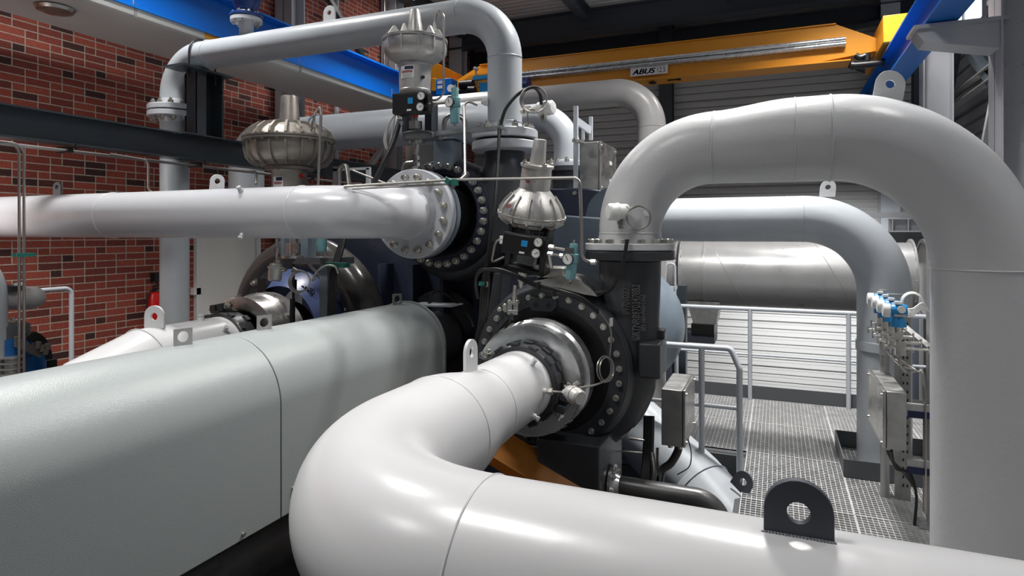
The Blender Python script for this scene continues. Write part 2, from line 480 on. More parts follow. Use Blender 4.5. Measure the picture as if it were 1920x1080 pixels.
def circle_pts(c, d, R, n, a0=0.0):
    a, b, d = frame(d); c = Vector(c)
    return [c + (a * cos(a0 + 2 * pi * i / n) + b * sin(a0 + 2 * pi * i / n)) * R for i in range(n)]
def bolts(parent, c, d, R, n, me, a0=0.0, name='bolt', skip=()):
    for i, p in enumerate(circle_pts(c, d, R, n, a0)):
        if i in skip: continue
        inst(name, me, parent, p, d, i * 0.7)
# ================================================================== the hall
XL, YB, XR, ZC = -7.385, 14.9, 3.05, 8.95
b = MB(); b.bb((XL - 0.3, -5, -0.2), (XR + 0.3, YB + 0.3, 0)); struct('floor', b, 'concrete')
b = MB(); b.bb((XL, -5, 1.85), (-5.2, 9.0, 2.05)); struct('floor', b, 'concrete')
b = MB(); b.bb((XL - 0.3, -5, -0.2), (XL, YB + 0.3, ZC + 0.6)); struct('wall_left', b, 'brick')

def siding(fn, z0, z1, pitch, dep, gap):
    # horizontal wall panels: flat bands, narrow grooves between, every sixth joint deeper
    b = MB(); prof = []; z = z0; k = 0
    while z < z1:
        g = gap * (1.8 if k % 6 == 0 else 1.0); d = dep * (1.5 if k % 6 == 0 else 1.0)
        prof += [(z, 0.0), (z + pitch * 0.52, 0.0), (z + pitch * 0.60, -0.006), (z + pitch - g, -0.006), (z + pitch - g * 0.8, d), (z + pitch - g * 0.1, d)]
        z += pitch; k += 1
    prof.append((z, 0.0)); vs = []; fs = []
    for (zz, dd) in prof: vs += fn(zz, dd)
    for i in range(len(prof) - 1): fs.append((2 * i, 2 * i + 1, 2 * i + 3, 2 * i + 2))
    return b.add(vs, fs)
struct('wall_back', siding(lambda z, d: [Vector((XL, YB + d, z)), Vector((XR, YB + d, z))], -0.1, ZC + 0.5, 0.166, 0.04, 0.026), 'siding', smooth=False)
struct('wall_right', siding(lambda z, d: [Vector((XR + d, -5, z)), Vector((XR + d, YB + 0.1, z))], -0.1, ZC + 0.5, 0.25, 0.06, 0.07), 'siding_r', smooth=False)
# roof: trapezoidal sheet, ribs along X
b = MB(); prof = []; y = -5.0
while y < YB + 0.2:
    prof += [(y, 0), (y + 0.10, 0), (y + 0.125, 0.045), (y + 0.175, 0.045)]; y += 0.20
vs = []; fs = []
for (yy, dz) in prof: vs += [Vector((XL - 0.2, yy, ZC + dz)), Vector((XR + 0.2, yy, ZC + dz))]
for i in range(len(prof) - 1): fs.append((2 * i, 2 * i + 1, 2 * i + 3, 2 * i + 2))
struct('ceiling', b.add(vs, fs), 'roofsheet', smooth=False)

# door and its frame in the brick wall
d = thing('door_1', 'cream painted door in the brick wall behind the round casing', 'door', (XL, 6.75, 2.05)); d['kind'] = 'structure'
b = MB(); b.bb((XL - 0.02, 6.30, 2.05), (XL + 0.03, 7.30, 4.12)); obj('door_leaf', b, 'door', d)
b = MB(); b.bb((XL - 0.02, 6.22, 2.05), (XL + 0.06, 6.30, 4.20)); b.bb((XL - 0.02, 7.30, 2.05), (XL + 0.06, 7.38, 4.20)); b.bb((XL - 0.02, 6.22, 4.12), (XL + 0.06, 7.38, 4.20))
obj('door_frame', b, 'white', d)

def ibeam(name, label, cat, p, q, wdt, hgt, m, tf=0.02, tw=0.014, roll=None, group=None, bm_extra=None):
    # rolled section between two points: web, two flanges
    t = thing(name, label, cat, (Vector(p) + Vector(q)) / 2, group)
    p = Vector(p); q = Vector(q); a, bb_, d_ = frame(q - p)
    if roll is not None:
        up = Vector(roll); a = up.cross(d_).normalized(); bb_ = d_.cross(a).normalized()
    w_ = MB(); w_.bar(p, q, tw, hgt - 2 * tf, roll=bb_); obj('web', w_, m, t)
    for s in (-1, 1):
        f = MB(); o_ = bb_ * (s * (hgt - tf) / 2); f.bar(p + o_, q + o_, wdt, tf, roll=bb_); obj('flange', f, m, t)
    return t

w1 = thing('window_1', 'bright daylight strip window high in the right wall', 'window', (XR, 13.1, E + 3.7)); w1['kind'] = 'structure'
b = MB(); b.bb((XR - 0.02, 12.0, E + 3.42), (XR - 0.01, 14.3, E + 3.92)); obj('pane', b, 'daylight', w1)
b = MB()
for z_ in (3.38, 3.92): b.bb((XR - 0.05, 11.95, E + z_), (XR, 14.35, E + z_ + 0.04))
for y_ in (11.95, 13.1, 14.3): b.bb((XR - 0.05, y_, E + 3.38), (XR, y_ + 0.05, E + 3.96))
obj('window_frame', b, 'beamgrey', w1)
b = MB(); q_ = PX(103, -1, -6.45); b.lathe([(0, 0), (0.06, 0.004), (0.15, 0.03), (0.17, 0.06), (0, 0.075)], (-6.45, q_.y, 2.19 + E - 0.075), (0, 0, 1), 36); tag(obj('trough_lamp', b, 'stainless'), 'round metal lamp under the white trough at the top left', 'lamp')
# blue crane runway beams
RB = 2.24 + E; RT = 2.66 + E
rl = ibeam('crane_runway_beam', 'bright blue crane runway beam running along the brick wall above the white trough', 'steel beam', (-6.12, -4, (RB + RT) / 2 + 0.08), (-6.12, YB - 0.1, (RB + RT) / 2 + 0.08), 0.28, RT - RB + 0.08, 'blue', 0.026, 0.016)
b = MB(); b.bb((-6.15, -4, RT + 0.12), (-6.09, YB - 0.1, RT + 0.16)); obj('crane_rail', b, 'steelblue', rl)
rr = ibeam('crane_runway_beam', 'bright blue crane runway beam crossing the top right corner to the siding', 'steel beam', (1.62, -4, (RB + RT) / 2), (1.62, YB - 0.1, (RB + RT) / 2), 0.30, RT - RB, 'blue', 0.026, 0.016)
b = MB(); b.bb((1.59, -4, RT), (1.65, YB - 0.1, RT + 0.04)); obj('crane_rail', b, 'steelblue', rr)

# white cable trough under the left runway
t = thing('cable_trough', 'wide white sheet metal trough hung along the brick wall below the blue beam', 'cable trough', (-6.7, 5, 2.2 + E))
b = MB(); zt = 2.19 + E
prof = [(-6.12, zt + 0.11), (-6.00, zt + 0.11), (-6.00, zt + 0.045), (-6.008, zt + 0.018), (-6.03, zt + 0.004), (-6.06, zt), (-7.05, zt), (-7.05, zt + 0.10), (-7.03, zt + 0.10), (-7.03, zt + 0.02), (-6.12, zt + 0.02)]
b.prism([(x, -4, z) for x, z in prof], (0, YB + 4 - 0.2, 0)); obj('trough_body', b, 'trough', t)
for y in (1.2, 3.4, 4.35, 6.75, 9.0, 11.2):
    b = MB(); b.bb((-6.004, y, zt + 0.0), (-5.992, y + 0.03, zt + 0.13)); b.bb((-6.10, y, zt + 0.11), (-5.992, y + 0.03, zt + 0.125)); b.cyl((-6.03, y + 0.015, zt + 0.10), (-6.03, y + 0.015, zt + 0.26), 0.006, 10)
    obj('clip', b, 'zinc', t)
b = MB(); b.bb((-6.0, 5.2, zt + 0.03), (-5.996, 5.55, zt + 0.10)); obj('yellow_sticker', b, 'yellow', t)

# wall columns, left side: grey with light flange
def col(x, y, z0, z1, m, label, g, wd=0.3, dp=0.3, name='steel_column', rot=False):
    t = thing(name, label, 'steel column', (x, y, z0), g)
    tf = 0.02
    w_ = MB(); 
    if not rot:
        w_.bb((x - dp / 2, y - 0.007, z0), (x + dp / 2, y + 0.007, z1)); obj('web', w_, m, t)
        for s in (-1, 1):
            f = MB(); f.bb((x + s * (dp / 2 - tf), y - wd / 2, z0), (x + s * dp / 2, y + wd / 2, z1)); obj('flange', f, m, t)
    else:
        w_.bb((x - 0.007, y - dp / 2, z0), (x + 0.007, y + dp / 2, z1)); obj('web', w_, m, t)
        for s in (-1, 1):
            f = MB(); f.bb((x - wd / 2, y + s * (dp / 2 - tf), z0), (x + wd / 2, y + s * dp / 2, z1)); obj('flange', f, m, t)
    return t
col(-7.18, 7.85, 2.05, ZC, 'beamgrey', 'light grey steel column on the brick wall nearest the blue valve', None, rot=True, wd=0.34)
col(-7.18, 10.75, 0, ZC, 'beamgrey', 'light grey steel column on the brick wall beside the top actuator', None, rot=True, wd=0.34)
col(-7.18, 13.6, 0, ZC, 'beamgrey', 'grey steel column at the dark far end of the brick wall', None, rot=True, wd=0.34)
# concrete pier of the brick wall
b = MB(); b.bb((XL, 11.55, 2.0), (XL + 0.28, 12.3, ZC)); struct('trim_1', b, 'concretecol')
# braces on the left wall
def brace(label, p, q, m='beamgrey', w_=0.09, nm='diagonal_brace', g=None):
    b = MB(); b.bar(p, q, w_, w_); tag(obj(nm, b, m), label, 'brace', g)
brace('dark diagonal brace on the brick wall above the long grey pipe', (-7.15, 8.0, ZC - 0.3), (-7.15, 10.6, 6.6), 'beam')
brace('slim grey diagonal brace on the brick wall left of the top actuator', (-7.15, 10.6, 5.9), (-7.15, 8.2, 3.6), 'beamgrey')
b = MB(); b.cyl((-7.22, 9.05, 2.1), (-7.22, 9.05, ZC - 0.1), 0.045, 14); tag(obj('rain_pipe', b, 'beamgrey'), 'thin light grey downpipe on the brick wall right of the lifting eye', 'pipe')
b = MB(); b.cyl((-7.1, 10.35, 3.0), (-7.1, 10.35, ZC - 0.1), 0.02, 12); tag(obj('conduit', b, 'stainless'), 'thin metal conduit on the wall column left of the top actuator', 'conduit')

# back wall columns
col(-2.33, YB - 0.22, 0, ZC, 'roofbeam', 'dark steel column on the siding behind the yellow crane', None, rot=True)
col(2.12, YB - 0.22, 0, ZC, 'rail', 'blue grey steel column in the far right corner above the silver duct', None, rot=True, wd=0.34)
# right side columns
c1 = col(2.42, 8.04, 0, ZC, 'beamgrey', 'big light grey steel column with bolted web at the right edge', None, rot=False, wd=0.42, dp=0.60)
b = MB(); 
for z in (4.95, 5.35, 5.75, 6.2): 
    for dx in (-0.10, 0.05): b.hex((2.32 + dx, 8.033, z), (0, -1, 0), 0.03, 0.014)
obj('web_bolts', b, 'beamgrey', c1)
b = MB(); b.prism([(2.12, 7.88, RB - 0.03), (1.40, 7.88, RB - 0.03), (1.40, 7.88, RB - 0.10), (1.46, 7.88, RB - 0.20), (2.12, 7.88, RB - 0.34)], (0, 0.32, 0))
obj('bracket', b, 'beamgrey', c1)
b = MB(); b.bb((1.36, 7.84, RB - 0.06), (2.2, 8.26, RB - 0.02)); obj('bracket_plate', b, 'beamgrey', c1)
col(2.21, 11.1, 0, RB + 0.9, 'beamgrey', 'grey steel column beside the right blue beam, second from the right edge', None, rot=False, wd=0.30, dp=0.38)
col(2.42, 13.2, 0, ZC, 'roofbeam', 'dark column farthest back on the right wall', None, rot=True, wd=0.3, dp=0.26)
brace('dark diagonal brace falling from the bracket to the big right column', (2.62, 12.0, 7.25), (2.62, 9.7, 5.8), 'beam', 0.12)
brace('dark steep diagonal brace between the right columns', (2.62, 11.6, 7.1), (2.62, 12.75, 5.8), 'beam', 0.12)
brace('lower diagonal brace behind the big right column', (2.62, 10.6, 4.8), (2.60, 9.70, 5.97), 'beamgrey', 0.09)
for i, z in enumerate((5.98, 6.16)):
    b = MB(); b.bb((2.52, 9.6, z), (2.66, 13.0, z + 0.012)); b.bb((2.645, 9.6, z), (2.66, 13.0, z + 0.07))
    tag(obj('wall_girt', b, 'zinc'), ('lower' if i == 0 else 'upper') + ' of two galvanized angles between the right wall columns', 'steel rail')

# roof steel
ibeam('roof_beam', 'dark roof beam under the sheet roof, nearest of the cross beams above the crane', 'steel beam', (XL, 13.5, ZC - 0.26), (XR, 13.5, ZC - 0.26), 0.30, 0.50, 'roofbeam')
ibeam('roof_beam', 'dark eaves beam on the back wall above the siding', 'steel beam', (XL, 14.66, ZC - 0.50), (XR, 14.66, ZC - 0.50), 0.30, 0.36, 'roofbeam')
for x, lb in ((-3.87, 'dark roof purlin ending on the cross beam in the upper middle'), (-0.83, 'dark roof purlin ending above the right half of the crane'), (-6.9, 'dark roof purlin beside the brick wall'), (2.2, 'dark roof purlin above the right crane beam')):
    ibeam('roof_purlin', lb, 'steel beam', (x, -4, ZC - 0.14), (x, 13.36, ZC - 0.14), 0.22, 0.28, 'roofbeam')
b = MB(); b.bar((0.2, 14.5, 8.0), (2.3, 14.5, 7.0), 0.1, 0.1); b.bar((0.2, 14.5, 8.0), (2.3, 14.5, 8.3), 0.08, 0.08)
tag(obj('roof_truss', b, 'roofbeam'), 'dark slender truss bars high in the far right corner', 'brace')
# lamps
for i, (x, y, z, p) in enumerate(LAMPS):
    lb = ['lamp nearest above the foreground pipes', 'lamp above the right riser pipe', 'lit lamp just above the top of the long grey pipe', 'lamp above the walkway', 'lamp beyond the crane girder', 'lamp over the near end of the hall on the brick side', 'lamp over the near end of the hall on the panel side', 'lamp over the railing at the far right', 'lamp over the brick wall behind the actuators'][i]
    t = thing('high_bay_lamp', 'rectangular white hall ' + lb, 'lamp', (x, y, z), 'hall lamps under the roof')
    b = MB(); b.bb((x - 0.60, y - 0.26, z), (x + 0.60, y + 0.26, z + 0.08)); b.bb((x - 0.2, y - 0.1, z + 0.08), (x + 0.2, y + 0.1, z + 0.16)); b.cyl((x, y, z + 0.16), (x, y, ZC - 0.002), 0.01, 8); obj('housing', b, 'white', t)
    b = MB(); b.bb((x - 0.55, y - 0.22, z - 0.025), (x + 0.55, y + 0.22, z)); obj('diffuser', b, 'lamp', t)
t = thing('added_lamp_bar', 'unseen lamp bar added behind the duct to brighten the pale wall panels', 'lamp', (0.6, 11.17, 4.24))  # body added for the unseen light on the siding
b = MB(); b.bar((-0.95, 11.13, 4.27), (2.3, 11.13, 4.27), 0.12, 0.08); obj('housing', b, 'beamgrey', t)
b = MB()
b.bb((2.22, 11.1, 0), (2.28, 11.16, 4.25))
obj('stand', b, 'roofbeam', t)
b = MB(); q = PY(1204, 79, YB - 0.06); b.box(q, (0.14, 0.1, 0.14)); tag(obj('junction_box', b, 'white'), 'small pale box on the dark siding above the crane', 'junction box')

# crane
GY = 11.06
gz0, gz1 = 2.70 + E, 3.28 + E
g = thing('crane_girder', 'long yellow crane girder spanning the hall with a white maker plate', 'crane', (-2.3, GY, gz0))
b = MB(); x0, x1 = -5.95, 1.42
b.prism([(x0, GY, gz0 + 0.12), (x0 + 0.5, GY, gz0), (x1 - 0.9, GY, gz0), (x1, GY, gz0 + 0.10), (x1, GY, gz0 + 0.30), (x1 - 0.55, GY, gz1), (x0 + 0.6, GY, gz1), (x0, GY, gz0 + 0.30)], (0, 0.34, 0)); obj('girder_box', b, 'yellow', g)
b = MB(); b.bb((x0 + 0.4, GY - 0.06, gz0 - 0.02), (x1 - 0.35, GY + 0.40, gz0)); obj('bottom_flange', b, 'yellow', g)
b = MB(); b.bb((x0 + 0.6, GY - 0.03, gz1 - 0.0), (x1 - 0.55, GY + 0.37, gz1 + 0.015)); obj('top_flange', b, 'yellow', g)
b = MB()
for dz in (0.24, 0.315):
    b.tube([(x0 + 0.8, GY - 0.07, gz0 + dz), (x1 - 0.42, GY - 0.07, gz0 + dz)], 0.036, 14)
b.bb((x0 + 0.8, GY - 0.055, gz0 + 0.20), (x1 - 0.42, GY - 0.0, gz0 + 0.36)); obj('cable_track', b, 'brushed', g)
# maker plate
pl = PY(1182, 141, GY - 0.062); pr = PY(1252, 134, GY - 0.062)
b = MB(); b.bb((pl.x, GY - 0.066, gz0 + 0.055), (pr.x, GY - 0.058, gz0 + 0.20)); pn = obj('maker_plate', b, 'white', g)
pw = pr.x - pl.x
text_mesh('maker_lettering', 'ABUS', pn, 'navyink', (pl.x + 0.03, GY - 0.0675, gz0 + 0.083), (1, 0, 0), (0, 0, 1), 0.125, 0.001, 0.30, 0.0, 1.27, [(0, 0), (0.004, 0), (0.008, 0), (0.012, 0), (0.004, 0.003), (0.008, -0.002)])
text_mesh('load_lettering', '12.5', pn, 'ink', (pl.x + pw * 0.70, GY - 0.0675, gz0 + 0.083), (1, 0, 0), (0, 0, 1), 0.13, 0.001, 0, 0.0, 0.72)
b = MB(); b.ring((pl.x + 0.36, GY + 0.1, gz0 - 0.05), (0, 0, 1), 0.06, 0.012, 20, 6); b.cyl((pl.x + 0.36, GY + 0.1, gz0 - 0.05), (pl.x + 0.36, GY + 0.1, gz0 - 0.0), 0.03, 10)
b.cyl((pl.x + 0.62, GY + 0.1, gz0 - 0.03), (pl.x + 0.80, GY + 0.1, gz0 - 0.03), 0.014, 10); b.cyl((pl.x + 0.82, GY + 0.1, gz0 - 0.05), (pl.x + 0.82, GY + 0.1, gz0), 0.03, 12); obj('hose_hooks', b, 'black', g)
# end carriage at the right runway and its motor
for xx, lb in ((1.62, 'yellow crane end carriage sitting on the right blue beam'), (-6.12, 'yellow crane end carriage on the left blue beam')):
    e = thing('end_carriage', lb, 'crane carriage', (xx, GY, RT + 0.04))
    zb = RT + (0.04 if xx > 0 else 0.16)
    b = MB(); b.bb((xx - 0.20, GY - 0.7, zb + 0.03), (xx + 0.16, GY + 1.3, zb + 0.42)); obj('carriage_body', b, 'yellow', e, bev=0.01)
    for yy in (-0.55, 1.1):
        b = MB(); b.cyl((xx - 0.05, GY + yy, zb + 0.09), (xx + 0.05, GY + yy, zb + 0.09), 0.09, 20); obj('wheel', b, 'darktube', e)
b = MB(); q = PY(1623, 121, GY - 0.12)
b.tube([q + Vector((-0.16, 0, 0)), q + Vector((0.25, 0, -0.0))], 0.055, 16); b.cyl(q + Vector((-0.20, 0, 0)), q + Vector((-0.16, 0, 0)), 0.07, 16); b.cyl(q, q + Vector((0, 0.0, 0.12)), 0.03, 10); b.cyl(q + Vector((0.02, 0, 0.05)), q + Vector((0.02, 0, 0.16)), 0.045, 12)
b.tube(spline([q + Vector((-0.14, 0, 0.16)), q + Vector((-0.08, 0, 0.12)), q + Vector((0, 0, 0.14))]), 0.045, 10)
b.cyl(q, q + Vector((0, 0.14, 0.02)), 0.03, 10); obj('travel_motor', b, 'black', g)
# hoist trolley seen left of the riser
h = thing('crane_hoist', 'yellow and blue crane hoist with black drum beside the grey riser', 'crane hoist', (-4.6, GY - 0.3, gz0))
def hp(u, v): return PY(u, v, GY - 0.35)
b = MB(); b.prism([hp(858, 160), hp(880, 142), hp(925, 135), (hp(925, 135).x, GY - 0.35, hp(925, 182).z), hp(866, 182)], (0, 0.25, 0)); obj('hoist_frame', b, 'yellow', h)
b = MB(); b.bar(hp(893, 150) + Vector((0, -0.1, 0)), hp(925, 146) + Vector((0, -0.1, 0)), 0.10, 0.07); b.bb(hp(904, 158) + Vector((0, -0.12, 0)), hp(925, 184) + Vector((0, 0, 0))); obj('electrics_box', b, 'sky', h)
b = MB(); b.cyl(hp(868, 162) + Vector((0, -0.1, 0)), hp(892, 160) + Vector((0, -0.1, 0)), 0.09, 16); b.box(hp(880, 176) + Vector((0, -0.05, 0)), (0.34, 0.12, 0.12)); b.cyl(hp(886, 172) + Vector((0, -0.16, 0)), hp(898, 172) + Vector((0, -0.16, 0)), 0.07, 14); obj('hoist_drum', b, 'black', h)
b = MB(); b.tube(bend([hp(892, 128), hp(893, 156), hp(898, 164)], 0.05), 0.02, 10); b.cyl(hp(889, 128), hp(896, 130), 0.035, 10); obj('limit_arm', b, 'stainless', h)
b = MB(); b.cyl(hp(984, 160), hp(992, 160), 0.14, 18); b.cyl(hp(966, 160), hp(984, 160), 0.10, 18); b.bb((hp(925, 160).x, GY - 0.4, hp(925, 166).z), (hp(970, 160).x, GY - 0.2, hp(925, 156).z)); obj('hoist_motor', b, 'blue_d', h)
h = thing('crane_trolley_drive', 'blue and yellow drive box on the left crane beam beside the top actuator', 'crane drive', (-5.7, GY - 1.0, RB))
def hq(u, v): return PY(u, v, GY - 0.9)
b = MB(); b.bb(hq(808, 147), hq(817, 170) + Vector((0, 0.15, 0))); obj('drive_end', b, 'yellow', h, bev=0.01)
b = MB(); b.bb(hq(817, 149), hq(846, 176) + Vector((0, 0.25, 0))); obj('drive_box', b, 'blue', h, bev=0.01)
b = MB(); b.cyl(hq(846, 166), hq(846, 166) + Vector((0, -0.03, 0)), 0.07, 18); b.bb(hq(821, 152) + Vector((0, -0.02, 0)), hq(830, 157)); b.bb(hq(821, 161) + Vector((0, -0.02, 0)), hq(830, 166)); obj('warning_disc', b, 'white', h)

# ================================================================== walkway
GZ = E - 1.95
def grating(x0, y0, x1, y1, label, z=GZ):
    t = thing('grating_panel', label, 'grating', ((x0 + x1) / 2, (y0 + y1) / 2, z), 'galvanized walkway gratings')
    b = MB(); x0 += 0.004; x1 -= 0.004; y0 += 0.004; y1 -= 0.004
    n = max(2, round((x1 - x0) / 0.0345))
    for i in range(n + 1):
        x = x0 + (x1 - x0) * i / n; b.bb((x - 0.0016, y0, z - 0.030), (x + 0.0016, y1, z))
    obj('bearing_bars', b, 'grate', t, smooth=False)
    b = MB(); n = max(2, round((y1 - y0) / 0.0385))
    for i in range(n + 1):
        y = y0 + (y1 - y0) * i / n; b.bb((x0, y - 0.003, z - 0.012), (x1, y + 0.003, z + 0.0005))
    obj('cross_bars', b, 'grate', t, smooth=False)
    b = MB()
    for (a_, c_) in (((x0, y0), (x1, y0)), ((x1, y0), (x1, y1)), ((x1, y1), (x0, y1)), ((x0, y1), (x0, y0))):
        b.bar((a_[0], a_[1], z - 0.016), (c_[0], c_[1], z - 0.016), 0.006, 0.034)
    obj('edge_frame', b, 'grate', t, smooth=False)
    return t
for j, (y0, y1) in enumerate(((1.9, 2.9), (2.9, 3.9), (3.9, 4.9), (4.9, 5.95), (5.95, 6.9), (6.9, 7.86))):
    pos = ['closest to the big lifting lug', 'second row from the big lifting lug', 'third row from the big lifting lug', 'row beside the stainless box', 'row at the grey drop pipe', 'last row before the kick plate'][j]
    grating(-0.24, y0, 0.50, y1, 'left walkway grating, ' + pos)
    grating(0.50, y0, 1.25, y1, 'middle walkway grating, ' + pos)
    grating(1.25, y0, 2.0, y1, 'right walkway grating, ' + pos)
grating(-1.15, 5.95, -0.24, 6.9, 'outer walkway grating behind the short railing')
grating(-1.15, 6.9, -0.24, 7.86, 'outer walkway grating in the far left corner by the kick plate')
# steel under the walkway
for k, (p, q) in enumerate((((-0.26, 1.9), (-0.26, 5.9)), ((-1.17, 5.93), (-0.26, 5.93)), ((0.5, 1.9), (0.5, 7.9)), ((1.25, 1.9), (1.25, 7.9)), ((-1.17, 6.9), (2.0, 6.9)), ((-1.17, 7.88), (2.0, 7.88)))):
    lb = ['edge channel along the open left side of the walkway', 'short edge channel under the railing opening', 'support channel below the left and middle gratings', 'support channel below the middle and right gratings', 'cross channel below the last gratings', 'cross channel under the far kick plate'][k]
    b = MB(); b.bar((p[0], p[1], GZ - 0.14), (q[0], q[1], GZ - 0.14), 0.05, 0.20); tag(obj('walkway_beam', b, 'kick'), 'dark ' + lb, 'steel beam')
for k, (x, y) in enumerate(((-0.26, 2.0), (-0.26, 5.9), (1.25, 7.86), (-1.15, 7.86), (1.95, 2.0), (1.95, 7.86), (-1.15, 5.95))):
    b = MB(); b.bb((x - 0.05, y - 0.05, 0), (x + 0.05, y + 0.05, GZ - 0.24)); tag(obj('walkway_post', b, 'kick'), 'dark square leg under the walkway', 'post', 'walkway legs')
b = MB(); b.bb((-1.15, 7.87, GZ - 0.04), (2.0, 7.885, GZ + 0.15)); tag(obj('kick_plate', b, 'kick'), 'dark kick plate along the far edge of the walkway', 'kick plate')
t = thing('pipe_sleeve_box', 'dark sheet metal collar around the foot of the grey drop pipe', 'collar', (0.84, 6.07, GZ))
b = MB()
for (a_, c_) in (((0.50, 5.62), (1.2, 5.62)), ((0.50, 6.42), (1.2, 6.42)), ((0.50, 5.62), (0.50, 6.42)), ((1.2, 5.62), (1.2, 6.42))):
    b.bar((a_[0], a_[1], GZ + 0.07), (c_[0], c_[1], GZ + 0.07), 0.008, 0.15)
obj('collar_sheet', b, 'kick', t)

RR = 0.021
def rail_tube(parent, pts, R=0.09, nm='rail', r=RR): 
    b = MB(); b.tube(bend(pts, R, 8), r, 16); obj(nm, b, 'rail', parent)
t = thing('guard_rail', 'long grey tube railing across the far end of the walkway', 'railing', (0.3, 7.82, GZ))
zt_ = E - 0.895
rail_tube(t, [(-1.12, 7.82, zt_), (2.6, 7.82, zt_)], nm='handrail', r=0.024)
rail_tube(t, [(-1.12, 7.82, zt_ - 0.53), (2.6, 7.82, zt_ - 0.53)], nm='knee_rail', r=0.014)
for x in (-1.12, -0.28, 0.74, 1.75): rail_tube(t, [(x, 7.82, GZ - 0.1), (x, 7.82, zt_)], nm='post', r=0.024)
t = thing('guard_rail', 'short light grey tube railing beside the stainless box', 'railing', (-0.6, 5.26, GZ))
zt_ = E - 0.925; yy = 5.26
rail_tube(t, [(-1.3, yy, zt_), (-0.33, yy, zt_), (-0.265, yy - 0.02, zt_ - 0.15), (-0.265, yy - 0.02, GZ - 0.10)], 0.05, 'handrail', 0.024)
rail_tube(t, [(-1.3, yy, zt_ - 0.47), (-0.27, yy, zt_ - 0.47)], nm='knee_rail', r=0.017)
for x in (-0.555, -1.28): rail_tube(t, [(x, yy, zt_ - 1.0), (x, yy, zt_)], nm='post', r=0.024)
b = MB(); b.bb((-1.3, 5.25, GZ - 0.3), (-0.26, 5.28, GZ - 0.02)); obj('edge_plate', b, 'kick', t)

# dark column between volute and duct
b = MB(); b.bb((-1.23, 8.2, 0), (-1.06, 8.36, 3.32)); tag(obj('support_post', b, 'beam'), 'dark slim steel post beside the flanged end of the silver duct', 'post')

# ================================================================== silver duct behind the railing
t = thing('air_duct', 'large silver grey duct lying behind the far railing', 'duct', (0.2, 9.8, E - 0.61))
DZ = E - 0.61; DR = 0.475
b = MB(); b.tube([(-3.2, 9.8, DZ), (-1.36, 9.8, DZ)], DR * 0.97, 64); obj('duct_shell', b, 'duct', t)
b = MB(); b.tube([(-1.30, 9.8, DZ), (1.66, 9.8, DZ)], DR, 64); obj('duct_shell', b, 'duct', t)
b = MB(); b.tube([(1.80, 9.8, DZ), (2.9, 9.8, DZ)], DR, 64); obj('duct_shell', b, 'duct', t)
for x in (-1.36, -1.30, 1.66, 1.80):
    b = MB(); b.lathe([(DR, 0), (DR + 0.05, 0), (DR + 0.05, 0.022), (DR, 0.022)], (x - 0.011, 9.8, DZ), (1, 0, 0), 64, closed=True); fl = obj('duct_flange', b, 'duct', t)
    s = -1 if x in (-1.36, 1.66) else 1
    bolts(t, (x + s * 0.011, 9.8, DZ), (s, 0, 0), DR + 0.03, 22, BOLT_S, name='flange_bolt')
for x, sl in ((-0.62, 0.55), (0.75, 0.55)):
    b = MB(); vs = [Vector((x + sl * sin(a) * 0.5 + 0.1, 9.8 - (DR + 0.001) * cos(a), DZ + (DR + 0.001) * sin(a) * 1.0)) for a in [(-pi / 2 + pi * k / 24) for k in range(25)]]
    vs = [Vector((x - sl * (p.z - DZ), p.y, p.z)) for p in vs]; b.tube(vs, 0.004, 6); obj('spiral_seam', b, 'duct', t)
b = MB(); b.lathe([(DR, 0), (DR + 0.022, 0), (DR + 0.022, 0.03), (DR, 0.03)], (-0.98, 9.8, DZ), (1, 0, 0), 64, closed=True); obj('stiffener_ring', b, 'duct', t)
s = thing('duct_saddle', 'dark steel saddle support under the left end of the silver duct', 'pipe support', (-1.05, 9.8, DZ - 0.7))
b = MB(); b.prism([(-1.22, 9.5, DZ - 0.40), (-0.75, 9.5, DZ - 0.40), (-0.80, 9.5, DZ - 0.72), (-1.12, 9.5, DZ - 0.72)], (0, 0.5, 0)); obj('saddle_plate', b, 'zinc', s)
b = MB(); b.bb((-1.14, 9.42, DZ - 0.86), (-0.82, 10.0, DZ - 0.72)); obj('saddle_foot', b, 'black', s)
b = MB(); b.bb((-2.6, 9.45, DZ - 1.0), (-0.82, 9.95, DZ - 0.86)); tag(obj('duct_bearer', b, 'roofbeam'), 'black bearer beam below the duct saddle', 'steel beam')
b = MB(); b.bb((-2.5, 9.6, 0), (-2.3, 9.8, DZ - 1.0)); tag(obj('bearer_post', b, 'roofbeam'), 'black post under the duct bearer', 'post')
for (zz, lb) in ((E + 0.30, 'upper grey platform beam behind the right end of the duct'),):
    t2 = thing('service_platform', 'grey framed platform edge above the right end of the duct', 'platform', (2.0, 10.6, E))
    q0 = PY(1666, 414, 10.3); 
    b = MB(); b.bb((q0.x, 10.3, q0.z - 0.14), (3.0, 10.33, q0.z + 0.02)); b.bb((q0.x, 10.20, q0.z - 0.16), (3.0, 10.36, q0.z - 0.14)); b.bb((q0.x, 10.20, q0.z + 0.02), (3.0, 10.36, q0.z + 0.035))
    for dx in (0.03, 0.22, 0.5): b.bb((q0.x + dx, 10.20, q0.z - 0.14), (q0.x + dx + 0.012, 10.3, q0.z + 0.02))
    obj('edge_channel', b, 'beamgrey', t2)
    b = MB(); b.prism([(q0.x + 0.02, 10.4, q0.z - 0.16), (q0.x + 0.55, 10.4, q0.z - 0.16), (q0.x + 0.50, 10.4, q0.z - 0.6), (q0.x + 0.16, 10.4, q0.z - 0.6)], (0, 0.3, 0)); obj('console', b, 'kick', t2)

